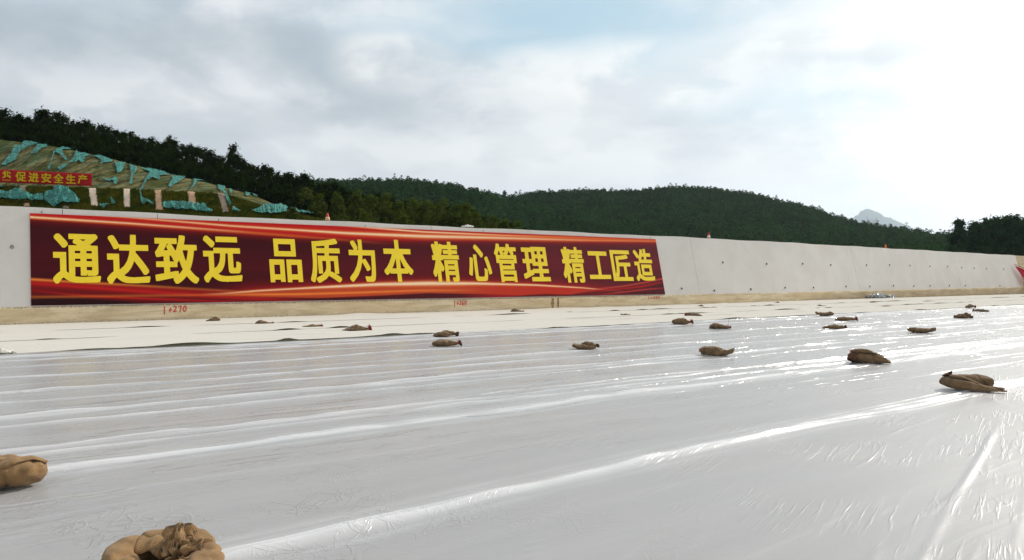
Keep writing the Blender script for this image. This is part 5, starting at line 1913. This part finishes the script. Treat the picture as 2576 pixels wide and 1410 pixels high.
def build_trees():
    r = random.Random(21)
    dark = [tree_mesh(8.0, 2.1 + .25 * (k % 3), 100 + k, M_LEAF_DARK, 30, 48, .32, .12) for k in range(5)]
    light = [tree_mesh(8.0, 2.0 + .2 * (k % 3), 200 + k, M_LEAF_LIGHT, 46, 60, .25, .06, .32) for k in range(5)]
    gl = "dark eucalyptus trees packed along the left hill crest"
    lab = "dark eucalyptus in the packed row along the left hill crest"

    def by_top(data, x, ytop, Y, hgt=None, sxy=1.0, label=lab, group=gl):
        X = (x - CX) / FPX * Y
        zt = CAM_Z + T_of(ytop) * Y
        zg = float(height(np.array([X]), np.array([Y]))[0])
        h = hgt or max(3.2, zt - zg)
        s = h / 8.0
        sw = max(s, .75) * sxy
        return put_tree(data, X, Y, zt - h, (sw, sw, s), label, group, r.uniform(0, 6.28))

    # skyline row of the left hill
    x = -70.0
    while x < 850:
        by_top(r.choice(dark), x, float(interp(x, TS)) + r.uniform(-5, 9), 166 + r.uniform(-5, 7))
        x += r.uniform(14, 21)
    # rows in front, down to the edge of the straw slope
    for Y, f0, f1 in ((157, .30, .50), (149.5, .55, .80)):
        x = -60.0
        while x < 850:
            a, b = float(interp(x, TS)), float(interp(x, TU))
            yt = a + (b - a) * r.uniform(f0, f1) * .9
            by_top(r.choice(dark), x, yt, Y + r.uniform(-2, 2), hgt=r.uniform(5.5, 7.5), sxy=1.05)
            x += r.uniform(18, 26)
    # trees that stand out of the row
    by_top(dark[0], 110, 279, 163, 8.5, 1.25, "broad tall eucalyptus standing out of the left crest row above the straw slope", gl)
    by_top(dark[1], 48, 288, 163, 8.0, 1.0, "bushy eucalyptus second clump from the left edge on the crest", gl)
    by_top(dark[2], 8, 277, 162, 9.0, 1.1, "tall eucalyptus at the left edge of the crest", gl)
    by_top(dark[3], 590, 361, 172, 9.8, .78, "tall lone eucalyptus rising above the crest row, taller of two", gl)
    by_top(dark[4], 428, 338, 172, 8.6, .6, "smaller lone eucalyptus crown poking above the crest row", gl)
    # front rows right of the slope
    gf = "young yellowish green eucalyptus trees behind the wall"
    for (x, yt, Y) in ((770, 470, 150), (800, 488, 138), (850, 480, 142), (895, 476, 140), (935, 492, 138), (970, 486, 136), (1005, 504, 138), (1040, 500, 134), (1075, 506, 136), (1112, 500, 130), (1150, 517, 130), (1172, 512, 132), (1200, 535, 126), (1238, 542, 122), (1268, 552, 120), (1300, 558, 126)):
        by_top(r.choice(light), x, yt + r.uniform(-2, 2), Y, None if x > 840 else 7.5, .92,
               "young yellowish green eucalyptus in the front row right of the teal nets", gf)
    for (x, yt) in ((815, 470), (835, 474), (862, 470), (880, 478), (915, 484), (950, 486), (985, 492), (1020, 498), (1055, 502), (1092, 504), (1130, 512), (1185, 522), (1215, 538), (1250, 548), (1285, 560), (1320, 568)):
        by_top(r.choice(dark), x, yt + r.uniform(2, 9), 152 + r.uniform(-4, 4), None, .95, "eucalyptus in the second row behind the young front trees", gf)
    for (x, yt, lab2) in ((865, 540, "low bushy sapling in front of the dark trees, just right of the first cone"), (918, 531, "short sapling between the second and third front trees"), (1008, 530, "short pale sapling in front of the middle of the front row"), (740, 522, "small sapling at the dark foot of the trees right of the slope")):
        by_top(r.choice(light), x, yt, 118, 4.6, .85, lab2, gf)
    # saddle tree
    saddle = tree_mesh(8.0, 2.6, 301, M_LEAF_DARK, 12, 50, .35, .62)
    put_tree(saddle, (1269 - CX) / FPX * 540, 540, CAM_Z + T_of(498) * 540 - 1, (.62, .62, .75), "lone umbrella shaped tree on the saddle between the two far hills", None, 0)
    # clump at the right
    gr = "tall dark trees at the right edge"
    big = [tree_mesh(10.0, 2.5, 400 + k, M_LEAF_RIGHT, 44, 70, .36, .10) for k in range(4)]
    clump_ = [(2412, 553, "leftmost tall tree of the clump at the right edge, beside a gap"), (2450, 556, None), (2478, 551, None), (2505, 545, None), (2535, 544, None), (2548, 541, "tallest dark tree of the clump at the right edge"), (2580, 548, None), (2620, 545, None), (2660, 550, None)]
    for k, (x, yt, lb) in enumerate(clump_):
        Y = 185 + r.uniform(-8, 8)
        X = (x - CX) / FPX * Y
        zt = CAM_Z + T_of(yt) * Y
        h = zt - 3.0
        s = h / 10
        put_tree(big[k % 4], X, Y, 3.0, (s * .95, s * .95, s), lb or "tall dark tree inside the clump at the right edge", gr, r.uniform(0, 6))
    for x in range(2395, 2680, 26):
        Y = 176 + r.uniform(-5, 5)
        X = (x - CX) / FPX * Y
        h = r.uniform(4.5, 7.5)
        put_tree(big[r.randrange(4)], X, Y, 3.0, (h / 8, h / 8, h / 10), "lower dark tree filling the foot of the clump at the right edge", gr, r.uniform(0, 6))


def build_forest():
    """the far woods: one mass of small crowns on the hills"""
    g = np.random.default_rng(5)
    def scatter(xa, xb, ya, yb, sp):
        xs = np.arange(xa, xb, sp)
        ys = np.arange(ya, yb, sp)
        X, Y = np.meshgrid(xs, ys)
        X = X.ravel() + g.uniform(-.45, .45, X.size) * sp
        Y = Y.ravel() + g.uniform(-.45, .45, Y.size) * sp
        px = CX + FPX * X / Y
        k = (px > 700) & (px < 2720)
        return X[k], Y[k]
    X, Y = scatter(-200, 620, 235, 730, 5.0)
    px = CX + FPX * X / Y
    yc = interp(px, YCR)
    Z = height(X, Y)
    # keep what can show above the wall top and this side of the crest
    ywall = np.interp(px, [0, 1000 * S, 2100 * S, 3100 * S, 4050 * S, 2800], [523, 546, 576, 610, 643, 655])
    top = (HY - FPX * (Z + 9 - CAM_Z) / Y)
    keep = (Y < yc + 14) & (top < ywall + 6)
    X, Y, Z, px = X[keep], Y[keep], Z[keep], px[keep]
    n = len(X)
    K = 84
    H = g.uniform(5.0, 9.4, n) * np.where(g.uniform(0, 1, n) < .06, 1.25, 1.0)
    W = g.uniform(1.7, 3.4, n)
    def blob(n, K):
        t = g.uniform(0, 1, (n, K)) ** .8
        th = g.uniform(0, 2 * np.pi, (n, K))
        rad = W[:, None] * np.sin(np.pi * (0.22 + .76 * t)) ** .8 * g.uniform(.55, 1.05, (n, K))
        return np.stack([X[:, None] + rad * np.cos(th), Y[:, None] + rad * np.sin(th), Z[:, None] + H[:, None] * (.2 + .8 * t)], -1)
    C = blob(n, K).reshape(-1, 3)
    m = len(C)
    cen = np.repeat(np.stack([X, Y, Z + H * .5], -1), K, 0)
    N = C - cen
    N[:, 2] *= .55
    N = N / (np.linalg.norm(N, axis=1)[:, None] + .01) + g.normal(0, .24, (m, 3)) + np.array([0, 0, .25])
    N /= np.linalg.norm(N, axis=1)[:, None]
    a = np.cross(N, g.normal(0, 1, (m, 3)))
    a /= np.linalg.norm(a, axis=1)[:, None]
    b = np.cross(N, a)
    s = (.40 + .26 * np.repeat(Y, K) / 600)[:, None] * g.uniform(.7, 1.3, m)[:, None]
    V = np.stack([C - a * s, C + b * s * .7, C + a * s, C - b * s * .7], 1).reshape(-1, 3)
    o = obj("far_woods", V, np.arange(4 * m).reshape(-1, 4), M_LEAF_FAR)
    tag(o, "dense dark green plantation woods covering the far hills", "woods", kind='stuff')


def build_mountain():
    Y0 = 14000.0
    tab = [(1900, 640), (2000, 610), (2080, 580), (2130, 556), (2145, 548), (2158, 541), (2165, 532), (2176, 527), (2184, 526), (2196, 530), (2215, 537), (2222, 546), (2240, 549), (2255, 556), (2268, 561), (2280, 568), (2292, 574), (2330, 592), (2400, 612), (2520, 640)]
    xs = np.arange(1900, 2521, 2.0)
    rows = [(0, 1.0), (300, .86), (700, .68), (1300, .42), (2000, .1), (2400, 0)]
    v = []
    for x in xs:
        zt = CAM_Z + T_of(float(interp(x, tab))) * Y0
        zt += 20 * mnoise.fractal(Vector((x * .12, 1, 0)), 1, 2, 4) + 10 * mnoise.noise(Vector((x * .7, 2, 0)))
        X = (x - CX) / FPX * Y0
        for sgn in (-1, 1):
            for (d, k) in (rows[::-1] if sgn < 0 else rows[1:]):
                z = max(zt, 2) * k
                z += 9 * k * (1 - k) * 2 * mnoise.fractal(Vector((x * .05, d * .01 * sgn, 4)), 1, 2, 4)
                v.append((X, Y0 + sgn * d, z - .05))
    o = obj("mountain", v, grid_faces(len(xs), len(rows) * 2 - 1), M_MOUNT, smooth=True)
    tag(o, "hazy blue mountain far beyond the hills", "mountain", kind='structure')
    # mast on its top
    zt = CAM_Z + T_of(527) * Y0
    m = MB()
    m.tube([((2180 - CX) / FPX * Y0, Y0, zt - 40), ((2180 - CX) / FPX * Y0, Y0, zt + 50)], [4.0, 2.0], 6)
    o = m.obj("radio_mast", M_STEEL)
    tag(o, "thin mast standing on the mountain top", "mast")
    # pylon in front of it
    Yp = 1250.0
    px = lambda x, y: Vector(((x - CX) / FPX * Yp, Yp, CAM_Z + T_of(y) * Yp))
    base = px(2193, 620)
    o = empty("power_pylon", (base.x, base.y, 3))
    tag(o, "steel power pylon with raised arms in front of the hazy mountain", "pylon")
    org = Vector(o.location)
    m = MB()
    w = px(2198, 0).x - px(2188, 0).x
    waist = px(2193, 559) - org
    for sx in (-1, 1):
        for sy in (-1, 1):
            m.tube([(sx * w * .9, sy * w * .9, 0), (waist.x + sx * w * .35, sy * w * .3, waist.z)], .35, 4)
    for k in range(6):
        z0, z1 = waist.z * k / 6, waist.z * (k + 1) / 6
        w0, w1 = w * (.9 - .55 * k / 6), w * (.9 - .55 * (k + 1) / 6)
        m.tube([(-w0, -w0, z0), (w1, -w1, z1)], .2, 4)
        m.tube([(w0, -w0, z0), (-w1, -w1, z1)], .2, 4)
    m.obj("tower", M_STEEL, o)
    for sx in (-1, 1):
        m = MB()
        tip = Vector((sx * (px(2207, 0).x - px(2193, 0).x) * .95, 0, px(0, 546).z - org.z))
        elbow = Vector((sx * w * .9, 0, px(0, 556).z - org.z))
        m.tube([(sx * w * .35, 0, waist.z), elbow, tip], [.4, .35, .2], 4)
        m.tube([elbow, (sx * w * 1.7, 0, elbow.z - 1.0)], .3, 4)
        m.obj("arm", M_STEEL, o)
    m = MB()
    m.tube([(-w * 1.0, 0, px(0, 555).z - org.z), (w * 1.0, 0, px(0, 555).z - org.z)], .3, 4)
    m.obj("cross_beam", M_STEEL, o)


# ------------------------------------------------------------------ small things on and by the wall
def build_cone(px, ytop, ybot, mats, label, tilt=0.0):
    x = station(px, WALL_TOP)
    s = float(slope_at(x))
    n = Vector((-s, 1, 0)).normalized()
    c = wall_pt(x, WALL_TOP) + n * .25
    Hpx = (ybot - ytop) / FPX * c.y
    H = .70
    k = 1.0
    o = empty("traffic_cone", (c.x, c.y, WALL_TOP + .02 - max(0, H - Hpx)))
    if H > Hpx + .05:                      # stands on the fill behind the wall
        o.location = (c.x + n.x * .8, c.y + n.y * .8, WALL_TOP + .02 - max(0, H - Hpx * 1.03))
    o.rotation_euler = (tilt, tilt * .6, .3)
    tag(o, label, "traffic cone", "traffic cones along the wall top")
    def lathe(prof, nm, mt, nn=20):
        v = [(r_ * math.cos(2 * math.pi * i / nn), r_ * math.sin(2 * math.pi * i / nn), z) for r_, z in prof for i in range(nn)]
        f = [tuple(q) for q in grid_faces(len(prof), nn, True)]
        f.append(tuple((len(prof) - 1) * nn + i for i in range(nn)))
        obj(nm, v, f, mt, o, smooth=True)
    R0 = lambda z: .17 - .135 * z / H
    lathe([(R0(.03), .03), (R0(H) - .004, H - .02), (R0(H) - .01, H)], "cone_body", mats[0])
    for z0, z1 in ((.20, .34), (.44, .56)):
        lathe([(R0(z0) + .001, z0), (R0(z0) + .004, z0 + .005), (R0(z1) + .004, z1 - .005), (R0(z1) - .002, z1)], "reflective_band", mats[1])
    m = MB()
    m.box((0, 0, .015), (.40, .40, .03))
    m.obj("cone_base", mats[2], o)


def build_extras():
    build_cone(852, 533, 557, (M_CONE_RED, M_CONE_DIRTY, M_CONE_RED), "weathered red and tan cone behind the wall top, where the teal nets end")
    build_cone(1825, 588, 605, (M_CONE_RED, M_CONE_WHITE, M_CONE_RED), "red and white cone on the wall top right of the banner")
    build_cone(2267, 615, 627, (M_CONE_ORANGE, M_CONE_ORANGE, M_CONE_ORANGE), "small orange cone on the far part of the wall top")
    # white sack lying on the wall top
    x = station(1182, WALL_TOP)
    c = wall_pt(x, WALL_TOP) + Vector((-.1, .2, .01))
    s = sweep([(-.24, 0, .03), (0, 0, .05), (.24, 0, .03)], [(0, .04), (.5, .12), (1, .04)], [(0, .02), (.5, .05), (1, .02)], seed=3.0)
    o = obj("woven_sack", s[0], s[1], M_WHITE_SACK, smooth=True)
    o.location = c
    tag(o, "small white sack lying on the wall top above the banner", "sack")
    # red cloth propped against the far wall at the right edge
    xa = station(2543, 2.1)
    apex = wall_pt(xa, 2.35, .10)
    n = Vector((float(slope_at(xa)), -1, 0)).normalized()
    d = Vector((1, float(slope_at(xa)), 0)).normalized()
    up = Vector((0, 0, 1))
    o = empty("red_flag", (apex.x, apex.y, KERB_H))
    tag(o, "red cloth flag hanging from a leaning pole by the far end of the wall", "flag")
    org = Vector(o.location)
    P0 = apex + n * .25
    P1 = wall_pt(xa + 1.0, .62, .25) + n * .3
    P2 = wall_pt(xa + 4.6, .62, .25) + n * 1.6
    P3 = wall_pt(xa + 4.4, 1.1, .25) + n * 1.6
    v = []
    nu, nv = 24, 18
    for i in range(nu):
        s = i / (nu - 1)
        for j in range(nv):
            t = j / (nv - 1)
            a = P0.lerp(P1, t)
            b = P0.lerp(P3, min(1, t * 1.0)) if False else P0.lerp(P2, t)
            q = a.lerp(b, s)
            q = q + n * (.10 * math.sin(s * 9 + t * 2) * t)
            v.append(q - org)
    c = obj("flag_cloth", v, grid_faces(nu, nv), simple_mat("crimson_flag_cloth", (.42, .012, .03), .7, .12, 1.2, .2), o, smooth=True)
    md = c.modifiers.new("thickness", 'SOLIDIFY')
    md.thickness = .01
    m = MB()
    m.tube([P0 + up * .12 - org - d * .08, P2 + d * .3 - org + up * .05], .025, 6)
    m.obj("pole", M_WOOD, o)


def build_haze():
    m, t, b = new_mat("haze")
    t.n.remove(b)
    vol = t.node('ShaderNodeVolumePrincipled')
    vol.inputs['Color'].default_value = (.72, .87, 1.0, 1)
    vol.inputs['Density'].default_value = 0.00005
    vol.inputs['Anisotropy'].default_value = 0.5
    t.l.new(vol.outputs[0], t.n['Material Output'].inputs['Volume'])
    mb = MB()
    mb.box((1500, 8000, 740), (16000, 18000, 1484))
    o = mb.obj("haze", m)
    tag(o, "pale haze in the air", "haze", kind='stuff')


build_bags()
build_floor()
build_wall()
build_banner()
build_terrain()
build_cut_slope()
build_trees()
build_forest()
build_mountain()
build_extras()
build_haze()
